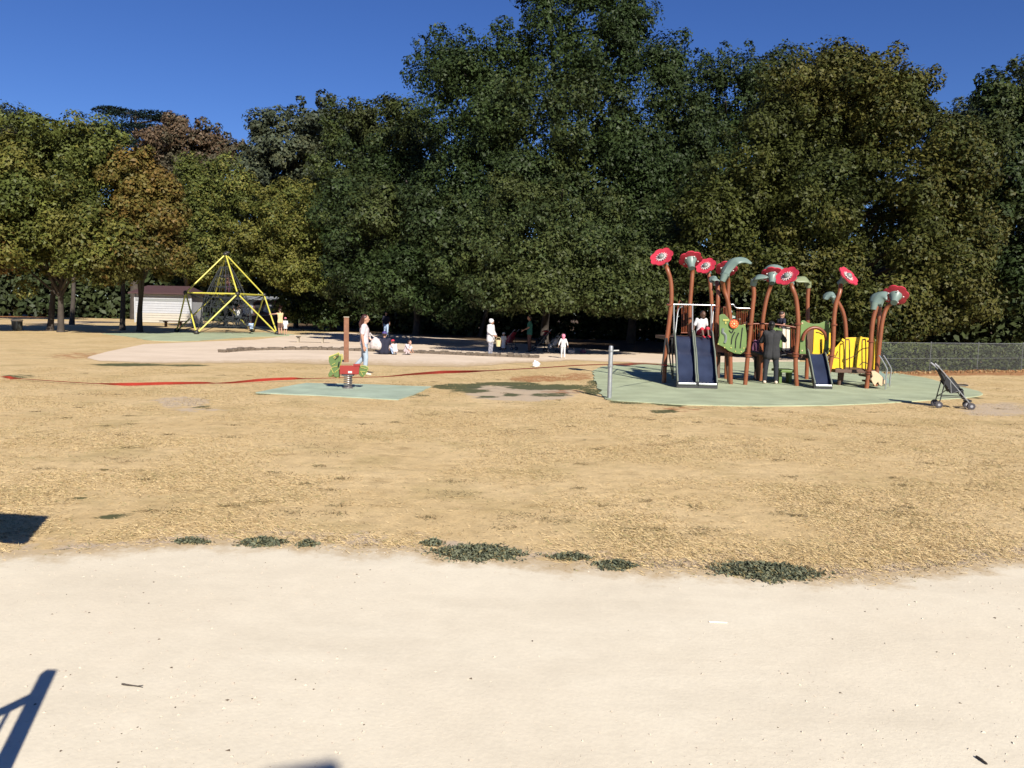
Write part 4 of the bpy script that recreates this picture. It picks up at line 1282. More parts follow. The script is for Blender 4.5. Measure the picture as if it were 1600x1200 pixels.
b = shadow_base(472, 1238, 3.6)  # made-up box on a pole, added out of view only for its shadow
root = thing('shadow_caster', b, 'unseen box on a pole added behind the camera to throw a sliver of shadow', 'shadow caster')
MB().tube([b + Vector((0, 0, -.1)), b + Vector((0, 0, 3.5))], .05, 10).build('pole', 'black_steel', root, smooth=True)
MB().box(b + Vector((0, 0, 3.55)), (.30, .30, .16), rz=.35).build('caster_head', 'black_steel', root, bevel=.02)

# ================================================================== FLOWER PLAY STRUCTURE
def play_structure():
    c0 = ground(1200, 592)
    root = thing('play_structure', c0, 'garden-themed climbing structure with giant red flowers, slides and orange posts', 'play structure')
    def B(mb, nm, m, par=None, sm=False, bev=0.0): return mb.build(nm, m, par or root, smooth=sm, bevel=bev)
    def foot(px, D):
        p = at(px, 560, D); return Vector((p.x, p.y, -.1))
    def post(pts, D, base_px=None, r=.057, head=None):
        P = [at(x, y, D) for x, y in pts]
        P = [foot(base_px if base_px else pts[0][0], D)] + P
        if head is not None: P.append(Vector(head))
        o = B(MB().tube(bez(P, 6), r, 12), 'post', 'post_orange', None, True)
        return o
    def flower(px, py, D, n, R=.30, name='flower'):
        """petal disc facing n, with star, dome and calyx; returns the point where the stem enters"""
        c = at(px, py, D); n = Vector(n).normalized(); u, v = frame_of(n)
        mb = MB(); N = 64
        rim_f, rim_b, inn = [], [], []
        for k in range(N):
            a = 2 * math.pi * k / N
            rr = R * (.86 + .18 * abs(math.cos(a * 3.5)) ** .55)
            d = u * math.cos(a) + v * math.sin(a)
            rim_f.append(c + d * rr + n * .035); rim_b.append(c + d * rr + n * .005); inn.append(c + d * R * .35 - n * .01)
        cf = c - n * .01; cb = c - n * .04
        mb.v = inn + rim_f + rim_b + [cf, cb]
        for k in range(N):
            k2 = (k + 1) % N
            mb.f += [(k, N + k, N + k2, k2), (N + k, 2 * N + k, 2 * N + k2, N + k2), (k, k2, 3 * N), (2 * N + k2, 2 * N + k, 3 * N + 1)]
        o = B(mb, name, 'flower_red', None, True)
        st = MB(); pts = []
        for k in range(28):
            a = 2 * math.pi * k / 28
            rr = R * (.55 if k % 2 == 0 else .31)
            pts.append(c + (u * math.cos(a) + v * math.sin(a)) * rr + n * .022)
        st.prism(pts, .012); B(st, 'white_star', 'flower_white', o)
        B(MB()._lathe(c + n * .02, n, [(R * .30, 0), (R * .27, .04), (R * .17, .075), (.004, .09)], 20, True), 'centre', 'flower_centre', o, True)
        B(MB()._lathe(c - n * .005, -n, [(R * .56, 0), (R * .50, .03), (R * .34, .14), (R * .27, .27), (R * .27, .30)], 20, True), 'calyx', 'leaf_grey', o, True)
        for k in range(5):
            a = 2 * math.pi * k / 5
            p = c + (u * math.cos(a) + v * math.sin(a)) * R * .62 - n * .045
            B(MB()._lathe(p, -n, [(.022, 0), (.018, .02), (.002, .026)], 8, True), 'bolt', 'flower_white', o, True)
        return c - n * .24
    def leaf(base, tip, D, arc, wid, m='leaf_grey', dD=0.0):
        """curved dish leaf from base to tip (pixels), bulging up by arc pixels"""
        a = at(base[0], base[1], D); b = at(tip[0], tip[1], D + dD)
        mid = (a + b) / 2 + Vector((0, 0, arc * D / F_PX))
        L = bez([a, a.lerp(mid, .55) + Vector((0, 0, arc * .35 * D / F_PX)), mid, mid.lerp(b, .55) + Vector((0, 0, arc * .2 * D / F_PX)), b], 4)
        n = len(L); mb = MB(); W = 9
        for i, p in enumerate(L):
            t = i / (n - 1)
            w = wid * math.sin(math.pi * min(1, (t * .86 + .12))) ** .7
            d = (L[min(i + 1, n - 1)] - L[max(i - 1, 0)]).normalized()
            s = d.cross(Vector((0, -.36, .93))).normalized()
            up = s.cross(d)
            for j in range(W):
                y = (j - (W - 1) / 2) / ((W - 1) / 2)
                mb.v.append(p + s * (y * w) - up * (y * y * w * .38) + up * (.015 if j == (W - 1) // 2 else 0))
        for i in range(n - 1):
            for j in range(W - 1): mb.f.append((i * W + j, i * W + j + 1, (i + 1) * W + j + 1, (i + 1) * W + j))
        o = B(mb, 'leaf_canopy', m, None, True)
        md = o.modifiers.new('solid', 'SOLIDIFY'); md.thickness = .03; md.offset = 0
        B(MB().tube([a + Vector((0, 0, -.16)), a + (b - a) * .08], [.075, .10], 12), 'socket', m, o, True)
        return a + Vector((0, 0, -.1))
    # ---- posts with their flowers and leaves
    h = flower(1034, 402, 20.7, (-.46, -.62, .64)); post([(1041, 540), (1046, 500), (1049, 468), (1048, 440), (1043, 422)], 20.7, 1039, head=h)
    h = flower(1079, 406, 21.6, (0, .62, .78), .31); post([(1078, 520), (1078, 480), (1081, 440), (1082, 422)], 21.6, head=h)
    h = flower(1103, 416, 23.0, (-.46, -.62, .64), .29); post([(1112, 520), (1112, 480), (1110, 445)], 23.0, head=h)
    h = leaf((1119, 437), (1112, 442), 21.9, 6, .2); post([(1118, 545), (1120, 500), (1122, 460)], 21.0, 1117, head=at(1120, 440, 21.2))
    h = flower(1135, 421, 22.6, (.15, .62, .77), .30); post([(1136, 520), (1137, 470), (1138, 440)], 22.6, head=h)
    h = leaf((1129, 430), (1174, 412), 20.6, 17, .2); post([(1141, 540), (1141, 500), (1137, 470), (1131, 452)], 20.8, 1144, head=h)
    h = leaf((1177, 437), (1199, 434), 20.7, 5, .2, dD=-.35); post([(1168, 560), (1172, 520), (1176, 480), (1178, 460)], 20.7, 1166, head=h)
    h = flower(1207, 430, 22.2, (.2, .6, .77), .30); post([(1190, 530), (1192, 500), (1197, 470), (1203, 450)], 22.2, 1190, head=h)
    leaf((1194, 429), (1228, 425), 22.9, 12, .25)
    h = flower(1230, 432, 20.7, (-.58, -.52, .62)); post([(1243, 565), (1246, 530), (1247, 500), (1244, 468), (1238, 450)], 20.7, 1248, head=h)
    h = leaf((1264, 441), (1243, 440), 23.2, 7, .24, 'leaf_sage', -.3); post([(1262, 540), (1262, 500), (1262, 465)], 23.2, head=h)
    h = flower(1325, 432, 20.7, (.46, -.62, .64)); post([(1299, 560), (1302, 530), (1303, 500), (1306, 475), (1312, 457)], 20.7, 1292, head=h)
    h = leaf((1306, 466), (1288, 468), 22.4, 9, .22); post([(1321, 540), (1321, 510), (1317, 488), (1309, 472)], 22.4, 1316, head=h)
    h = leaf((1365, 474), (1386, 458), 20.4, 7, .24); post([(1359, 570), (1361, 530), (1364, 500), (1369, 480)], 20.4, 1356, head=h)
    h = leaf((1374, 470), (1398, 460), 21.8, 8, .24, dD=-.3); post([(1371, 560), (1373, 520), (1374, 485)], 21.8, head=h)
    h = flower(1399, 462, 21.2, (.40, .66, .63), .32); post([(1371, 570), (1375, 530), (1379, 500), (1386, 480)], 21.2, 1370, head=h)
    # clamp rings round the posts
    for px, py, D in ((1118, 530, 21.0), (1168, 552, 20.7), (1169, 556, 20.7), (1172, 506, 20.7), (1243, 552, 20.7), (1243, 556, 20.7), (1247, 506, 20.7), (1299, 555, 20.7), (1303, 507, 20.7), (1360, 533, 20.4), (1357, 579, 20.4), (1357, 583, 20.4), (1120, 478, 21.0), (1046, 476, 20.7)):
        p = at(px, py, D)
        B(MB()._lathe(p - Vector((0, 0, .03)), (0, 0, 1), [(.057, 0), (.085, .006), (.085, .045), (.057, .05)], 14, True), 'clamp_ring', 'bracket_orange', None, True)
    # ---- platforms
    def deck(px0, px1, D0, D1, z, m='deck_brown', t=.09):
        a, b, c, d = at(px0, 500, D0), at(px1, 500, D0), at(px1, 500, D1), at(px0, 500, D1)
        for p in (a, b, c, d): p.z = z - t / 2
        x_shift = (a - d)
        c = b + Vector((0, D1 - D0, 0)); d = a + Vector((0, D1 - D0, 0))
        B(MB().prism([a, b, c, d], t), 'platform', m, None, False, .01)
    Z1, Z2, Z4 = 1.23, .84, .47
    deck(1046, 1122, 21.0, 23.0, Z1); deck(1122, 1172, 20.95, 23.0, Z1 - .16)
    deck(1172, 1247, 21.95, 23.1, Z2); deck(1249, 1306, 21.1, 22.8, Z2 - .02); deck(1310, 1372, 20.9, 22.3, Z4)
    # ---- chutes
    def chute(lt, rt, lb, rb, prof, wall=.17, mid=0):
        """lt.. plan corners (top left, top right, bottom left, bottom right)"""
        def pl(u, t): 
            a = lt.lerp(lb, t); b = rt.lerp(rb, t); return a.lerp(b, u)
        bed = MB()
        n = len(prof)
        for t, z in prof:
            for j in range(7):
                u = j / 6
                p = pl(u, t); bed.v.append(Vector((p.x, p.y, z + .03 * (2 * u - 1) ** 4)))
        for i in range(n - 1):
            for j in range(6): bed.f.append((i * 7 + j, i * 7 + j + 1, (i + 1) * 7 + j + 1, (i + 1) * 7 + j))
        o = B(bed, 'slide', 'slide_steel', None, True)
        md = o.modifiers.new('solid', 'SOLIDIFY'); md.thickness = .012; md.offset = -1
        for u in (0, 1):
            P = [pl(u, t) for t, z in prof]
            up = [Vector((p.x, p.y, z + wall)) for p, (t, z) in zip(P, prof)]
            dn = [Vector((p.x, p.y, z - .07)) for p, (t, z) in zip(P, prof)]
            up[-1].z = prof[-1][1] + .05; dn[-1].z = .022; dn[-2].z = .022
            mb = MB(); w = Vector((.018, 0, 0))
            m_ = len(P)
            mb.v = [p - w for p in up] + [p + w for p in up] + [p - w for p in dn] + [p + w for p in dn]
            for i in range(m_ - 1):
                mb.f += [(i, i + 1, m_ + i + 1, m_ + i), (2 * m_ + i, 3 * m_ + i, 3 * m_ + i + 1, 2 * m_ + i + 1), (i, 2 * m_ + i, 2 * m_ + i + 1, i + 1), (m_ + i, m_ + i + 1, 3 * m_ + i + 1, 3 * m_ + i)]
            mb.f += [(0, m_, 3 * m_, 2 * m_), (m_ - 1, 3 * m_ - 1, 4 * m_ - 1, 2 * m_ - 1)]
            sr = B(mb, 'side_wall', 'black_steel', o)
            B(MB().tube(up, .02, 6), 'edge_tube', 'slide_edge', o, True)
        a, b = pl(.02, 1), pl(.98, 1); z = prof[-1][1]
        B(MB().bar(Vector((a.x, a.y - .015, z - .005)), Vector((b.x, b.y - .015, z - .005)), .05, .05), 'lip', 'steel', o, False, .01)
        B(MB().prism([Vector((a.x, a.y, .022)), Vector((b.x, b.y, .022)), Vector((b.x, b.y, z - .035)), Vector((a.x, a.y, z - .035))], .02), 'front_plate', 'black_steel', o)
        return o
    pr1 = [(0, 1.24), (.10, 1.23), (.18, 1.16), (.30, .99), (.40, .86), (.46, .82), (.54, .74), (.66, .56), (.78, .33), (.86, .20), (.93, .15), (1, .13)]
    def flat(p): return Vector((p.x, p.y, 0))
    lt, mt, rt = flat(at(1053, 527, 21.05)), flat(at(1082, 527, 21.05)), flat(at(1111.5, 527, 21.05))
    lb, mb_, rb = flat(at(1058.5, 607, 19.35)), flat(at(1089, 608, 19.33)), flat(at(1120, 609, 19.3))
    w = Vector((.022, 0, 0))
    chute(lt, mt - w, lb, mb_ - w, pr1); chute(mt + w, rt, mb_ + w, rb, pr1)
    pr2 = [(0, .86), (.10, .85), (.20, .78), (.40, .60), (.60, .42), (.76, .25), (.86, .155), (.93, .12), (1, .11)]
    chute(flat(at(1261, 553, 21.1)), flat(at(1287, 553, 21.1)), flat(at(1273, 608, 19.95)), flat(at(1299.5, 609, 19.9)), pr2, .12)
    # steel frame over the double slide
    B(MB().tube([at(1042, 475.5, 21.02), at(1122, 477, 21.02)], .022, 8), 'top_rail', 'steel', None, True)
    for px in (1053, 1082, 1111.5): B(MB().tube([at(px, 476, 21.0), at(px, 527, 21.0)], .022, 8), 'slide_upright', 'steel', None, True)
    for px, q in ((1060, 1057), (1115, 1113)): B(MB().tube(bez([at(px + 6, 479, 21.4), at(px, 484, 21.1), at(q, 505, 21.0), at(q - 2, 524, 20.9)], 4), .017, 8), 'grab_bar', 'galvanised', None, True)
    # black ladder frame left of the slide
    for a, b in (((1040, 528), (1033, 586)), ((1042, 528), (1051, 592)), ((1050, 528), (1052, 592)), ((1034, 572), (1050, 572))):
        B(MB().tube([at(*a, 20.6), at(*b, 20.6)], .02, 6), 'support_strut', 'black_steel', None, True)
    B(MB().prism([at(1053, 531, 21.1), at(1111, 531, 21.1), at(1111, 545, 21.1), at(1053, 545, 21.1)], .02), 'deck_skirt', 'slot_black')
    # guard rails of vertical bars
    def rails(p0, p1, D0, D1, top0, top1, bot0, bot1, nbar, r=.012, m='bracket_orange', name='guard_rail'):
        mb = MB()
        A0, A1 = at(p0, top0, D0), at(p1, top1, D1); B0, B1 = at(p0, bot0, D0), at(p1, bot1, D1)
        mb.tube([A0, A1], r * 1.5, 6).tube([B0, B1], r * 1.5, 6)
        for k in range(nbar):
            t = (k + .5) / nbar
            mb.tube([A0.lerp(A1, t), B0.lerp(B1, t)], r, 5)
        return B(mb, name, m, None, True)
    rails(1064, 1074, 22.9, 22.9, 478, 478, 520, 520, 4); rails(1046, 1047, 21.1, 22.9, 478, 480, 524, 522, 6)
    rails(1122, 1142, 22.9, 22.9, 480, 480, 524, 524, 8); rails(1150, 1172, 22.9, 22.9, 481, 482, 527, 527, 7, m='bracket_orange')
    B(MB().tube(bez([at(1142, 476, 22.8), at(1146, 476, 22.8), at(1151, 481, 22.8), at(1172, 482, 22.8)], 4), .018, 8), 'handrail', 'steel', None, True)
    B(MB().tube(bez([at(1058, 490, 22), at(1060, 475, 22), at(1063, 470, 22), at(1067, 476, 22), at(1068, 500, 22)], 4), .02, 8), 'hoop', 'bracket_orange', None, True)
    rails(1171, 1200, 22.7, 22.7, 506, 507, 550, 550, 8); rails(1236, 1246, 22.7, 22.7, 507, 507, 550, 550, 3)
    B(MB().tube(bez([at(1174, 506, 21.9), at(1200, 506, 21.9), at(1222, 508, 21.9), at(1246, 512, 21.9)], 4), .022, 8), 'bridge_rail', 'bracket_orange', None, True)
    rails(1235, 1246, 21.95, 21.95, 512, 513, 551, 551, 3)
    # cream and green infill boards of the bridge
    for k, (x0, x1, m) in enumerate(((1205, 1221.5, 'panel_green'), (1222.5, 1227.5, 'panel_cream'), (1228.5, 1234, 'panel_cream'))):
        B(MB().prism([at(x0, 511, 22.0), at(x1, 511.5, 22.0), at(x1, 547, 22.0), at(x0, 548, 22.0)], .03), 'infill_board', m, None, False, .006)
    B(MB().tube(bez([at(1174, 549, 21.95), at(1205, 556, 21.95), at(1246, 551, 21.95)], 4), .03, 6), 'bridge_cable', 'black_steel', None, True)
    for k in range(9):
        x = 1176 + k * 8.4; y = 551.5 + 4.2 * math.sin(math.pi * (k + .5) / 9)
        a, b = at(x, y - 2, 21.95), at(x, y - 2, 22.9); b.z = a.z
        B(MB().bar(a, b, .11, .04), 'bridge_plank', 'deck_brown', None, False, .006)
    # low green step
    a, b = at(1213, 571, 21.6), at(1240, 573, 21.6)
    B(MB().prism([Vector((a.x, 21.3, .36)), Vector((b.x, 21.3, .36)), Vector((b.x + .02, 22.0, .36)), Vector((a.x, 22.0, .36))], .07), 'step_board', 'panel_green', None, False, .012)
    for x in (a.x + .1, b.x - .1): B(MB().box((x, 21.65, .17), (.07, .3, .34)), 'step_leg', 'panel_green')
    # green play panel with meadow slots, red wheel and small yellow flower
    D = 20.62
    P = [(1123.5, 493), (1127, 490.5), (1132, 491), (1137, 496), (1143, 503), (1150, 507), (1158, 508), (1164, 506), (1166.5, 522), (1166, 540), (1163, 549), (1157, 553.3), (1147, 552), (1138, 548), (1131, 542.5), (1121, 538), (1124, 525)]
    pn = B(MB().prism([at(x, y, D) for x, y in P], .04), 'play_panel', 'panel_green', None, False, .008)
    for pts in ([(1148, 519), (1144, 527), (1142.5, 538)], [(1154, 520), (1150, 530), (1149, 544)], [(1160, 512), (1158, 530), (1156.5, 544)], [(1139, 516), (1143, 520), (1146, 515)]):
        B(MB().tube(bez([at(x, y, D - .022) for x, y in pts], 5), .016, 6), 'slot', 'slot_black', pn, True)
    B(MB().tube(bez([at(x, y, D - .022) for x, y in ((1130, 513), (1129, 519), (1133, 523), (1134, 530), (1132, 536))], 5), .035, 6), 'grey_snail', 'flower_centre', pn, True)
    wc = at(1146.5, 506, D - .05)
    wh = B(MB()._lathe(wc, (0, -1, 0), [(.115, 0), (.115, .03), (.004, .035)], 20, True), 'red_wheel', 'rider_red', pn, True)
    M['wheel_red'] = M.get('wheel_red') or mat('wheel_red', (.62, .07, .015), .4)
    wh.data.materials.clear(); wh.data.materials.append(M['wheel_red'])
    for k in range(8):
        a = k * math.pi / 4
        B(MB().ellipsoid(wc + Vector((math.cos(a) * .07, -.036, math.sin(a) * .07)), (.017, .006, .017), 8, 5), 'petal_dot', 'rider_yellow', wh, True)
    B(MB().ellipsoid(wc + Vector((0, -.04, 0)), (.03, .012, .03), 10, 6), 'hub', 'panel_beige', wh, True)
    yf = at(1134, 501.5, D - .03)
    yo = MB()
    for k, (dx, dz) in enumerate(((-.055, .02), (-.02, .02), (.02, .02), (.055, .02), (0, -.05))): yo.ellipsoid(yf + Vector((dx, 0, dz)), (.022, .012, .03 if dz > 0 else .04), 8, 6)
    B(yo, 'yellow_flower', 'rider_yellow', pn, True)
    for px, py in ((1122, 537.5), (1132, 543), (1142, 543.5), (1149, 549), (1158, 549.5), (1162, 544), (1163.5, 507.5)):
        B(MB()._lathe(at(px, py, D - .02), (0, -1, 0), [(.02, 0), (.016, .015), (.002, .018)], 8, True), 'bolt', 'rider_yellow', pn, True)
    B(MB().prism([at(1116, 537, 20.9), at(1140, 537, 20.9), at(1140, 551, 20.9), at(1116, 550, 20.9)], .04), 'skirt_board', 'bracket_orange')
    # arch panel over the single slide
    D = 20.95
    out = [(1251, 503), (1253, 500.5), (1256, 500.5), (1262, 504), (1270, 506), (1280, 505.5), (1287, 502.5), (1291, 501), (1295, 501.5), (1296.5, 504), (1295, 530), (1294.5, 553), (1288.5, 553)]
    inner = [(1288, 540)] + [(1273.5 + 15.5 * math.cos(a), 530 + 17 * -math.sin(a)) for a in np.linspace(0, math.pi, 13)] + [(1258, 540), (1259, 553), (1249, 553), (1250, 530)]
    B(MB().prism([at(x, y, D) for x, y in out + inner], .045), 'arch_panel', 'panel_green', None, False, .006)
    B(MB().tube(bez([at(1273 + 19 * math.cos(a), 533 - 21 * math.sin(a) * 1.0, D - .05) for a in np.linspace(.05, math.pi - .05, 9)], 4), .045, 8), 'arch_hood', 'bracket_orange', None, True)
    for px, py in ((1253.5, 505), (1294, 505.5), (1253, 548), (1293, 548)):
        B(MB()._lathe(at(px, py, D - .02), (0, -1, 0), [(.026, 0), (.02, .015), (.002, .018)], 8, True), 'bolt', 'panel_beige', None, True)
    # yellow boards
    def board(pts, D, nm='yellow_board', m='panel_yellow', t=.035): return B(MB().prism([at(x, y, D) for x, y in pts], t), nm, m, None, False, .005)
    board([(1271.5, 515), (1279, 515), (1286, 519), (1288, 530), (1287, 545), (1284, 556.5), (1268, 556.5), (1270, 548)], 21.9)
    B(MB().prism([at(1259, 519, 21.7), at(1271, 513, 21.9), at(1268, 556, 21.9), at(1260, 552, 21.7)], .03), 'tunnel_side', 'deck_brown')
    board([(1303, 545), (1307, 541), (1313, 534), (1316, 528.5), (1321, 531), (1321, 575), (1318, 579), (1296, 580), (1292, 576), (1288, 569), (1290, 556), (1294, 552), (1298, 548)], 21.2)
    board([(1294, 520), (1297.5, 520), (1297.5, 557), (1294, 557)], 21.6)
    yb = board([(1321, 527.5), (1342, 527), (1345, 525.5), (1348, 527), (1358, 528), (1367, 529), (1366, 577), (1350, 579), (1321, 577)], 22.0)
    for pts, D in (([(1309, 549), (1306, 556), (1302, 560)], 21.17), ([(1314, 531.5), (1319, 535)], 21.17), ([(1340, 538), (1336, 550), (1335.5, 571)], 21.97), ([(1282, 535), (1283, 547), (1284, 552)], 21.87), ([(1275, 519), (1281, 520), (1286, 523)], 21.87)):
        B(MB().tube(bez([at(x, y, D) for x, y in pts], 4), .009, 6), 'slot', 'slot_black', None, True)
    B(MB().prism([at(1306, 575, 21.16), at(1315, 575, 21.16), at(1315, 578, 21.16), at(1306, 578, 21.16)], .02), 'maker_plate', 'slot_black')
    # brown tube loops, stair stringer and steel handrails on the right
    for x0, x1, D in ((1321, 1327, 21.0), (1347, 1352.5, 20.6)):
        B(MB().tube(bez([at(x0, 576, D), at(x0, 535, D), at((x0 + x1) / 2, 531, D), at(x1, 534, D), at(x1, 576, D), at((x0 + x1) / 2, 578, D), at(x0, 576, D)], 5), .015, 8), 'tube_loop', 'deck_brown', None, True)
    B(MB().tube(bez([at(1320, 563, 21.2), at(1335, 556, 21.2), at(1346, 546, 21), at(1360, 543, 20.8)], 4), .012, 6), 'climbing_vine', 'deck_brown', None, True)
    B(MB().tube(bez([at(1343, 571, 20.9), at(1349, 566, 20.9), at(1358, 569, 20.8)], 4), .013, 6), 'climbing_vine', 'deck_brown', None, True)
    B(MB().tube(bez([at(1312, 560, 20.9), at(1298, 557, 20.9), at(1292, 550, 20.9), at(1296, 544, 20.9)], 4), .014, 6), 'climbing_vine', 'bracket_orange', None, True)
    st = [(1361, 580), (1367, 579.5), (1372, 583), (1377, 587.5), (1381, 593), (1385, 597), (1383, 600), (1379, 599), (1377.5, 603), (1373.5, 601), (1371.5, 596.5), (1368.5, 599.5), (1367, 603.5), (1363.5, 598.5), (1360.5, 592), (1363, 588)]
    board(st, 20.3, 'cut_out_board', 'panel_beige', .04)
    board([(x + 7, y - .5) for x, y in st], 21.3, 'cut_out_board', 'leaf_grey', .04)
    for k in range(2):
        z = .16 + k * .15
        a = at(1368 + (1 - k) * 6, 590, 20.35)
        B(MB().box((a.x + .1, 20.85, z), (.26, .9, .05)), 'stair_tread', 'deck_brown', None, False, .008)
    for x, D in ((1374, 20.2), (1380.5, 20.9)):
        B(MB().tube(bez([at(x - .5, 555, D), at(x + 3, 560, D), at(x + 11, 574, D), at(x + 12, 580, D), at(x + 10.5, 590, D), at(x + 9.5, 608 if D < 20.5 else 604, D)], 4), .018, 8), 'stair_rail', 'steel', None, True)
    # dark feet under the decks
    for px, D, ln in ((1136, 21.2, 6), (1186, 22.4, 0), (1123, 22.8, 0), (1314, 21.3, 0)):
        a = at(px, 552, D); b = foot(px + ln, D)
        B(MB().tube([a, b], .055, 10), 'deck_leg', 'deck_brown', None, True)
play_structure()

# ================================================================== PEOPLE
def remesh_obj(mb, name, m, root, voxel, smooth_it=2):
    me = bpy.data.meshes.new('tmp'); me.from_pydata([tuple(v) for v in mb.v], [], mb.f)
    bm = bmesh.new(); bm.from_mesh(me); bmesh.ops.recalc_face_normals(bm, faces=bm.faces); bm.to_mesh(me); bm.free()
    t = bpy.data.objects.new('tmp', me); COL.objects.link(t)
    r = t.modifiers.new('r', 'REMESH'); r.mode = 'VOXEL'; r.voxel_size = voxel
    s = t.modifiers.new('s', 'SMOOTH'); s.iterations = smooth_it; s.factor = .5
    dg = bpy.context.evaluated_depsgraph_get(); dg.update()
    out = bpy.data.meshes.new_from_object(t.evaluated_get(dg)); out.name = name
    bpy.data.objects.remove(t); bpy.data.meshes.remove(me)
    out.materials.clear()
    o = link(name, out, m, root)
    out.polygons.foreach_set('use_smooth', [True] * len(out.polygons))
    return o

def V3(*a): return Vector(a)
def person(label, loc, facing, H, skin, top, bottom, hair='hair_dark', pose=None, shoes='shoe_dark', sleeve=.55, legs=1.0, hairdo='short', hat=None, dress=None, child=False, voxel=.017, hem=0.0, group='people in the playground', top_r=.0):
    """local frame: x = forward, y = left, z up, for a 1.70 m figure; scaled to H"""
    J = dict(pelvis=V3(0, 0, .93), waist=V3(0, 0, 1.06), chest=V3(0, 0, 1.28), neck=V3(0, 0, 1.45), head=V3(.025, 0, 1.585),
             shL=V3(0, .165, 1.385), elL=V3(-.03, .23, 1.12), wrL=V3(.05, .24, .87), shR=V3(0, -.165, 1.385), elR=V3(-.03, -.23, 1.12), wrR=V3(.05, -.24, .87),
             hiL=V3(0, .09, .90), knL=V3(.02, .10, .50), anL=V3(-.01, .10, .08), hiR=V3(0, -.09, .90), knR=V3(.02, -.10, .50), anR=V3(-.01, -.10, .08), look=V3(1, 0, 0))
    for k, v in (pose or {}).items(): J[k] = V3(*v) if not isinstance(v, Vector) else v
    s = H / 1.70
    root = thing('person', loc, label, 'person', group, facing)
    hs = 1.32 if child else 1.0
    def S(v): return v * s
    lk = J['look'].normalized(); side = Vector((0, 0, 1)).cross(lk).normalized(); upv = lk.cross(side)
    hc = J['head']
    def torso(mb, e=0.0):
        p, w_, c, n = J['pelvis'], J['waist'], J['chest'], J['neck']
        hy = (J['hiL'] - J['hiR']) * .5; sy = (J['shL'] - J['shR']) * .5
        for k in (-1, 1):
            mb.capsule(S(p + hy * .75 * k), S(w_ + hy * .55 * k), (.105 + e) * s, (.098 + e) * s)
            mb.capsule(S(w_ + hy * .55 * k), S(c + sy * .45 * k), (.098 + e) * s, (.108 + e) * s)
            mb.capsule(S(c + sy * .45 * k), S((J['shL'] if k > 0 else J['shR']) - V3(0, 0, .015)), (.10 + e) * s, (.058 + e) * s)
        mb.capsule(S(c), S(n - V3(0, 0, .05)), (.10 + e) * s, (.065 + e * .6) * s)
    def arm(mb, k, f=1.0, e=0.0):
        a, b, c = J['sh' + k], J['el' + k], J['wr' + k]
        if f <= .5: mb.capsule(S(a), S(a.lerp(b, f * 2)), (.053 + e) * s, (.048 + e) * s)
        else:
            mb.capsule(S(a), S(b), (.053 + e) * s, (.041 + e) * s); mb.capsule(S(b), S(b.lerp(c, (f - .5) * 2)), (.041 + e) * s, (.031 + e) * s)
    def leg(mb, k, f=1.0, e=0.0):
        a, b, c = J['hi' + k], J['kn' + k], J['an' + k]
        if f <= .5: mb.capsule(S(a), S(a.lerp(b, f * 2)), (.088 + e) * s, (.07 + e) * s)
        else:
            mb.capsule(S(a), S(b), (.088 + e) * s, (.057 + e) * s); mb.capsule(S(b), S(b.lerp(c, (f - .5) * 2)), (.058 + e) * s, (.040 + e) * s)
    # body
    mb = MB(); torso(mb); 
    mb.capsule(S(J['neck'] - V3(0, 0, .05)), S(hc - upv * .06), .052 * s, .048 * s)
    R = Matrix((lk, side, upv)).transposed()
    mb.ellipsoid(S(hc + upv * .02), (.098 * s * hs, .078 * s * hs, .105 * s * hs), 16, 12, R)
    mb.ellipsoid(S(hc + lk * .035 * hs - upv * .055 * hs), (.055 * s * hs, .052 * s * hs, .055 * s * hs), 12, 8, R)
    mb.capsule(S(hc + lk * .092 * hs + upv * .015), S(hc + lk * .112 * hs - upv * .018 * hs), .011 * s, .016 * s, 8, 3)
    mb.capsule(S(hc + lk * .085 * hs - upv * .055 * hs - side * .015), S(hc + lk * .085 * hs - upv * .055 * hs + side * .015), .011 * s, .011 * s, 8, 3)
    for k in (-1, 1): mb.ellipsoid(S(hc + side * .080 * hs * k - upv * .005), (.022 * s, .012 * s, .032 * s), 8, 6, R)
    for k, sg in (('L', 1), ('R', -1)):
        arm(mb, k); leg(mb, k)
        w_, e_ = J['wr' + k], J['el' + k]
        d = (w_ - e_).normalized(); u, v = frame_of(d)
        u = (Vector((0, 1, 0)) - d * d.y); u = u.normalized() if u.length > .1 else Vector((1, 0, 0)); v = d.cross(u)
        for q, (oy, ln) in enumerate(((-.027, .062), (-.009, .075), (.009, .078), (.027, .070))):
            b0 = w_ + d * .085 + v * oy; b1 = b0 + d * ln * .55 - u * .008 * sg; b2 = b1 + d * ln * .40 - u * .022 * sg
            mb.capsule(S(w_ + d * .02 + v * oy * .7), S(b0), .016 * s, .013 * s, 7, 2)
            mb.capsule(S(b0), S(b1), .0115 * s, .0105 * s, 7, 2); mb.capsule(S(b1), S(b2), .0105 * s, .009 * s, 7, 2)
        t0 = w_ + d * .03 + v * .028; t1 = t0 + d * .035 + v * .03 - u * .01 * sg; t2 = t1 + d * .032 + v * .008
        mb.capsule(S(t0), S(t1), .014 * s, .012 * s, 7, 2); mb.capsule(S(t1), S(t2), .012 * s, .010 * s, 7, 2)
        a = J['an' + k]; kn = J['kn' + k]
        fd = J.get('toe' + k, V3(1, 0, -.12)).normalized()
        mb.capsule(S(a - fd * .03 - V3(0, 0, .025)), S(a + fd * .15 - V3(0, 0, .035)), .038 * s, .026 * s)
    body = remesh_obj(mb, 'body', skin, root, voxel * s)
    for k in (-1, 1):
        MB().ellipsoid(S(hc + lk * .088 * hs + side * .032 * hs * k + upv * .022 * hs), (.007 * s, .009 * s, .006 * s), 8, 6, R).build('eye', 'eye', root, smooth=True, local=True)
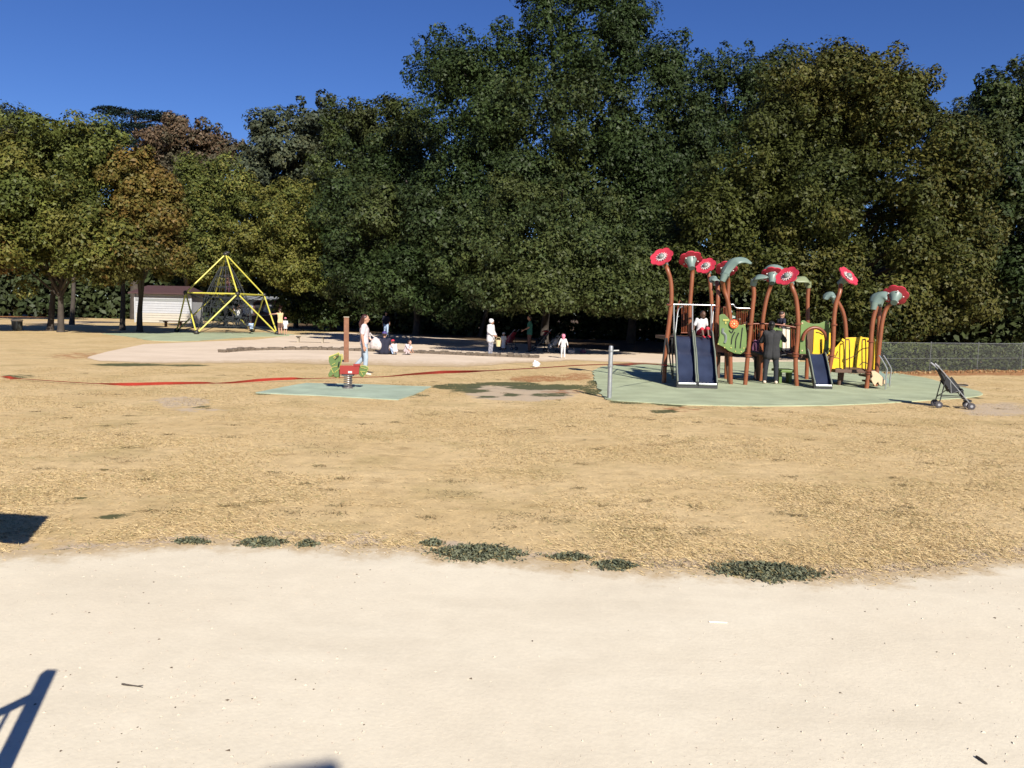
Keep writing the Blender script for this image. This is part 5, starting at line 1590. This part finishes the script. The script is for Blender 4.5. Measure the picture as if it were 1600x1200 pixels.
    # clothes
    if top:
        mb = MB(); torso(mb, .018 + top_r)
        if hem: 
            p = J['pelvis']; hy = (J['hiL'] - J['hiR']) * .5
            for k in (-1, 1): mb.capsule(S(p + hy * .7 * k), S(p + hy * .9 * k - V3(0, 0, hem)), (.12 + top_r) * s, (.125 + top_r) * s)
        for k in 'LR': arm(mb, k, sleeve, .016 + top_r * .5)
        remesh_obj(mb, 'shirt', top, root, voxel * s)
    if dress:
        mb = MB(); p = J['pelvis']
        mb._lathe(S(p - V3(0, 0, dress)), Vector((0, 0, 1)), [(.20 * s, 0), (.185 * s, dress * .4 * s), (.14 * s, (dress + .12) * s)], 16, True)
        remesh_obj(mb, 'skirt', bottom, root, voxel * s)
    elif bottom:
        mb = MB()
        hy = (J['hiL'] - J['hiR']) * .5
        for k in (-1, 1): mb.capsule(S(J['pelvis'] + hy * .75 * k), S(J['waist'] + hy * .55 * k - V3(0, 0, .03)), .115 * s, .106 * s)
        for k in 'LR': leg(mb, k, legs, .014)
        remesh_obj(mb, 'trousers', bottom, root, voxel * s)
    if shoes:
        for k in 'LR':
            a = J['an' + k]; fd = J.get('toe' + k, V3(1, 0, -.12)).normalized()
            mb = MB().capsule(S(a - fd * .035 - V3(0, 0, .02)), S(a + fd * .155 - V3(0, 0, .035)), .046 * s, .034 * s)
            mb.build('shoe', shoes, root, smooth=True, local=True)
    if hair:
        mb = MB()
        mb.ellipsoid(S(hc + upv * .038 * hs - lk * .022 * hs), (.098 * s * hs, .088 * s * hs, .100 * s * hs), 16, 12, R)
        if hairdo == 'short' or hairdo == 'crop':
            pass
        if hairdo in ('long', 'tail'):
            mb.capsule(S(hc - lk * .06 + upv * .02), S(hc - lk * .075 - upv * .10), .075 * s, .055 * s)
        if hairdo == 'tail':
            b = hc - lk * .10
            mb.capsule(S(b), S(b - lk * .05 - V3(0, 0, .12)), .045 * s, .042 * s); mb.capsule(S(b - lk * .05 - V3(0, 0, .12)), S(b - lk * .045 - V3(0, 0, .30)), .042 * s, .018 * s)
        if hairdo == 'bun':
            mb.ellipsoid(S(hc - lk * .10 + upv * .06), (.05 * s, .05 * s, .05 * s))
            mb.capsule(S(hc - lk * .05 - upv * .02), S(hc - lk * .06 - upv * .06), .07 * s, .05 * s)
        if hairdo == 'crop': mb = MB().ellipsoid(S(hc + upv * .045 * hs - lk * .02 * hs), (.088 * s * hs, .078 * s * hs, .083 * s * hs), 16, 12, R)
        remesh_obj(mb, 'hair', hair, root, voxel * s * .9)
    if hat:
        kind, hm = hat
        mb = MB()
        if kind == 'cap':
            mb.ellipsoid(S(hc + upv * .06 * hs - lk * .01), (.108 * s * hs, .096 * s * hs, .085 * s * hs), 16, 10, R)
            mb.ellipsoid(S(hc + lk * .13 * hs + upv * .045 * hs), (.075 * s * hs, .075 * s * hs, .012 * s), 14, 6, R)
            mb.build('cap', hm, root, smooth=True, local=True)
        elif kind == 'sunhat':
            mb.ellipsoid(S(hc + upv * .065 * hs), (.112 * s * hs, .104 * s * hs, .085 * s * hs), 16, 10, R)
            mb.ellipsoid(S(hc + upv * .04 * hs), (.155 * s * hs, .148 * s * hs, .015 * s), 16, 6, R)
            mb.build('hat', hm, root, smooth=True, local=True)
        elif kind == 'scarf':
            mb.ellipsoid(S(hc + upv * .04 - lk * .022), (.118 * s, .112 * s, .115 * s), 16, 12, R)
            mb.ellipsoid(S(hc + upv * .085 - lk * .05), (.10 * s, .10 * s, .07 * s), 14, 10, R)
            remesh_obj(mb, 'headscarf', hm, root, voxel * s)
        elif kind == 'hood':
            mb.ellipsoid(S(hc + upv * .03 * hs - lk * .03 * hs), (.120 * s * hs, .105 * s * hs, .125 * s * hs), 16, 12, R)
            mb.capsule(S(hc - lk * .05 - upv * .08), S(J['neck'] - lk * .04), .09 * s, .10 * s)
            remesh_obj(mb, 'hood', hm, root, voxel * s)
    return root

PI = math.pi
# woman walking to the right
g = ground(569, 586)
person('woman in white T-shirt and pale jeans walking with a floral bag', g, 0.05, 1.62, 'skin_light', 'cloth_pinkwhite', 'cloth_denim', 'hair_auburn',
       dict(elR=(-.03, -.25, 1.12), wrR=(.02, -.26, .84), elL=(-.02, .22, 1.12), wrL=(.20, .18, .98), hiR=(0, -.09, .90), knR=(.06, -.10, .50), anR=(.03, -.09, .08), knL=(-.03, .10, .49), anL=(-.30, .10, .22), toeL=(.6, 0, -.9), head=(.03, 0, 1.585), neck=(.0, 0, 1.45)),
       'shoe_pale', .36, hairdo='tail', voxel=.013)
bg_ = at(587, 538, g.y - .15)
bx = thing('handbag', bg_ + Vector((0, 0, -.2)), 'white floral shoulder bag carried by the walking woman', 'bag')
mb = MB().ellipsoid(bg_, (.165, .09, .17), 16, 10)
for v in mb.v: v.z += .03 * math.sin(v.x * 20)
mb.build('body', 'bag_floral', bx, smooth=True)
MB().tube(bez([bg_ + Vector((-.14, 0, .12)), bg_ + Vector((-.17, .06, .30)), bg_ + Vector((-.10, .08, .22)), bg_ + Vector((.10, 0, .13))], 5), .013, 6).build('strap', 'bag_floral', bx)

SIT = dict(pelvis=(0, 0, .12), waist=(-.01, 0, .26), chest=(.03, 0, .48), neck=(.06, 0, .65), head=(.10, 0, .78), shL=(.03, .19, .60), shR=(.03, -.19, .60), elL=(.12, .28, .38), elR=(.12, -.28, .38), wrL=(.34, .20, .25), wrR=(.34, -.20, .25),
           hiL=(.02, .10, .11), hiR=(.02, -.10, .11), knL=(.30, .36, .16), knR=(.30, -.36, .16), anL=(.34, -.08, .07), anR=(.42, .10, .07), toeL=(.2, -1, 0), toeR=(.2, 1, 0))
g = ground(600, 554)
person('man in navy top and violet cap sitting on the sand with his back turned', g, PI / 2, 1.72, 'skin_light', 'cloth_navy', 'cloth_navy', 'hair_dark', SIT, hat=('cap', 'cloth_violet'), sleeve=.6, top_r=.012)
CROUCH = dict(pelvis=(-.05, 0, .28), waist=(-.02, 0, .40), chest=(.10, 0, .60), neck=(.18, 0, .74), head=(.26, 0, .86), shL=(.10, .18, .70), shR=(.10, -.18, .70), elL=(.28, .24, .48), elR=(.28, -.24, .48), wrL=(.42, .16, .25), wrR=(.42, -.16, .25),
              hiL=(-.04, .10, .27), hiR=(-.04, -.10, .27), knL=(.25, .16, .46), knR=(.25, -.16, .46), anL=(.06, .12, .08), anR=(.06, -.12, .08))
g = ground(617, 554.5)
person('small child in a red cap crouching beside the sitting man', g, PI * .75, 1.0, 'skin_light', 'cloth_pinkwhite', 'cloth_blue', 'hair_dark', CROUCH, hat=('cap', 'cloth_red'), child=True, voxel=.016)
g = ground(635, 554.5)
person('dark-haired child in pale pink bending over the sand', g, -PI * .15, 1.0, 'skin_light', 'cloth_pinkwhite', 'cloth_pinkwhite', 'hair_dark', CROUCH, hairdo='long', child=True, voxel=.016)

g = ground(766, 556.5)
person('woman in white headscarf and tunic with patterned trousers at the sandpit wall', g, -.45, 1.50, 'skin_tan', 'cloth_white', 'cloth_pattern', None,
       dict(elR=(.02, -.26, 1.14), wrR=(.22, -.16, .98), elL=(.02, .26, 1.12), wrL=(.20, .14, .95), head=(.04, 0, 1.575), look=(1, 0, -.15)), 'shoe_pale', .9, hat=('scarf', 'cloth_white'), hem=.18, top_r=.028)
k = at(778.5, 536, g.y - .05)
bk = thing('bucket', k + Vector((0, 0, -.14)), 'straw-coloured bucket held by the woman in the white headscarf', 'bucket')
MB()._lathe(k + Vector((0, 0, -.14)), (0, 0, 1), [(.085, 0), (.115, .26), (.105, .26), (.08, .02)], 18, True).build('body', 'bucket_straw', bk, smooth=True)
MB().tube(bez([k + Vector((-.11, 0, .12)), k + Vector((-.06, 0, .22)), k + Vector((.06, 0, .22)), k + Vector((.11, 0, .12))], 4), .008, 6).build('handle', 'bucket_straw', bk)
g = ground(786.5, 549)
person('toddler in a white dress and round white hat beside the bucket', g, -PI / 2, .84, 'skin_tan', 'cloth_white', 'cloth_white', 'hair_dark', dict(elL=(0, .22, 1.12), elR=(0, -.22, 1.12)), None, .5, hat=('sunhat', 'cloth_white'), dress=.62, child=True, voxel=.018)
g = ground(827, 550)
person('woman in a teal top standing in the shade under the trees', g, PI * .95, 1.68, 'skin_tan', 'cloth_teal', 'cloth_brown', 'hair_black', dict(elL=(.02, .24, 1.14), wrL=(.25, .20, 1.02)), sleeve=.35, hem=.05, voxel=.018)
g = ground(879.5, 560)
person('toddler in white with a pink hood seen from behind', g, PI / 2, .94, 'skin_light', 'cloth_white', 'cloth_white', None, dict(elL=(0, .27, 1.16), wrL=(-.02, .33, .93), elR=(0, -.27, 1.16), wrR=(-.02, -.33, .93), anL=(.10, .11, .08), anR=(-.08, -.11, .10)), 'shoe_pale', .9, hat=('hood', 'cloth_pink'), child=True, hem=.05, voxel=.017)
g = ground(603, 526)
person('person in dark blue standing deep in the shade behind the sitting man', g, -PI * .4, 1.65, 'skin_tan', 'cloth_navy', 'cloth_blue', 'hair_black', None, voxel=.02)
# beside the play structure
g = ground(1203, 600.5)
person('adult in a charcoal jacket and black trousers helping at the bridge', g, PI * .44, 1.70, 'skin_tan', 'cloth_charcoal', 'cloth_black', 'hair_black',
       dict(elR=(.08, -.33, 1.20), wrR=(.22, -.22, 1.36), elL=(.10, .26, 1.16), wrL=(.30, .18, 1.20), anL=(-.02, .15, .08), knL=(.0, .13, .5), anR=(.0, -.15, .08), knR=(.03, -.14, .5), head=(.05, .03, 1.575)),
       'shoe_pale', .95, hairdo='bun', hem=.14, top_r=.022, voxel=.013)
g = ground(1184, 594)
person('girl in a plum patterned top half hidden behind the adult', g, PI * .3, 1.36, 'skin_dark', 'cloth_plum', 'cloth_black', 'hair_black', dict(elR=(.05, -.25, 1.15), wrR=(.2, -.2, 1.05)), 'shoe_dark', .9, legs=.62, child=False, voxel=.016)
p = at(1218, 552, 22.3)
person('boy with cropped hair in a dark T-shirt on the bridge', Vector((p.x, p.y, .84)), PI * .15, 1.12, 'skin_light', 'cloth_navy', 'cloth_black', 'hair_dark',
       dict(shL=(.02, .17, 1.38), elL=(.22, .28, 1.26), wrL=(.36, .25, 1.13), elR=(-.12, -.30, 1.2), wrR=(-.32, -.36, 1.12)), 'shoe_dark', .4, hairdo='crop', child=True, voxel=.014)
p = at(1096, 527, 21.05)
person('boy in white T-shirt and red shorts sitting at the top of the slide', Vector((p.x, p.y, 1.25)), -PI / 2 + .15, 1.15, 'skin_dark', 'cloth_white', 'cloth_red', 'hair_black',
       dict(pelvis=(-.1, 0, .18), waist=(-.12, 0, .32), chest=(-.08, 0, .55), neck=(-.04, 0, .72), head=(0, .02, .86), shL=(-.08, .18, .67), shR=(-.08, -.18, .67), elL=(-.10, .27, .42), elR=(-.10, -.27, .42), wrL=(.02, .34, .22), wrR=(.02, -.36, .24),
            hiL=(-.06, .09, .16), hiR=(-.06, -.09, .16), knL=(.25, .14, .32), knR=(.28, -.10, .30), anL=(.38, .13, .06), anR=(.42, -.10, .05), look=(1, .25, -.1)), 'cloth_red', .40, legs=.5, hairdo='crop', child=True, voxel=.012)
# round the climbing pyramid
def stand_at(px, py): return ground(px, py)
g = ground(438, 523.5)
person('adult in a sand-coloured tank top holding the pyramid tube', g, PI * .8, 1.72, 'skin_light', 'cloth_beige', 'cloth_brown', 'hair_dark', dict(elL=(.10, .34, 1.36), wrL=(.25, .52, 1.34), elR=(.22, -.2, 1.32), wrR=(.47, -.18, 1.38)), 'shoe_dark', .12, legs=.45, hem=.08, voxel=.02)
g = ground(446, 523.5)
person('girl in a white dress and pink cap next to the adult at the pyramid', g, PI * .6, 1.12, 'skin_light', 'cloth_white', 'cloth_white', 'hair_dark', None, None, .6, hat=('cap', 'cloth_pink'), hairdo='long', dress=.30, child=True, voxel=.02)
def net_person(px, py, D, **kw):
    p = at(px, py, D); return p
CLIMB = dict(elL=(.25, .24, 1.48), wrL=(.34, .22, 1.74), elR=(.25, -.24, 1.42), wrR=(.34, -.22, 1.62), knL=(.28, .12, .66), anL=(.16, .12, .34), knR=(.1, -.1, .5))
person('adult in a white T-shirt standing inside the rope net', net_person(372, 513, 53.2), -PI / 2, 1.45, 'skin_tan', 'cloth_white', 'cloth_black', 'hair_black', CLIMB, sleeve=.4, voxel=.02)
p = net_person(393, 517, 52.4)
person('child in pale blue crouching low in the rope net', p, PI * .7, 1.15, 'skin_light', 'cloth_blue', 'cloth_brown', 'hair_dark', CROUCH, child=True, voxel=.022)
person('child in dark clothes climbing near the top of the pyramid', net_person(356, 458, 53.2), PI * .6, 1.25, 'skin_light', 'cloth_brown', 'cloth_plum', 'hair_dark', CLIMB, child=True, voxel=.022)
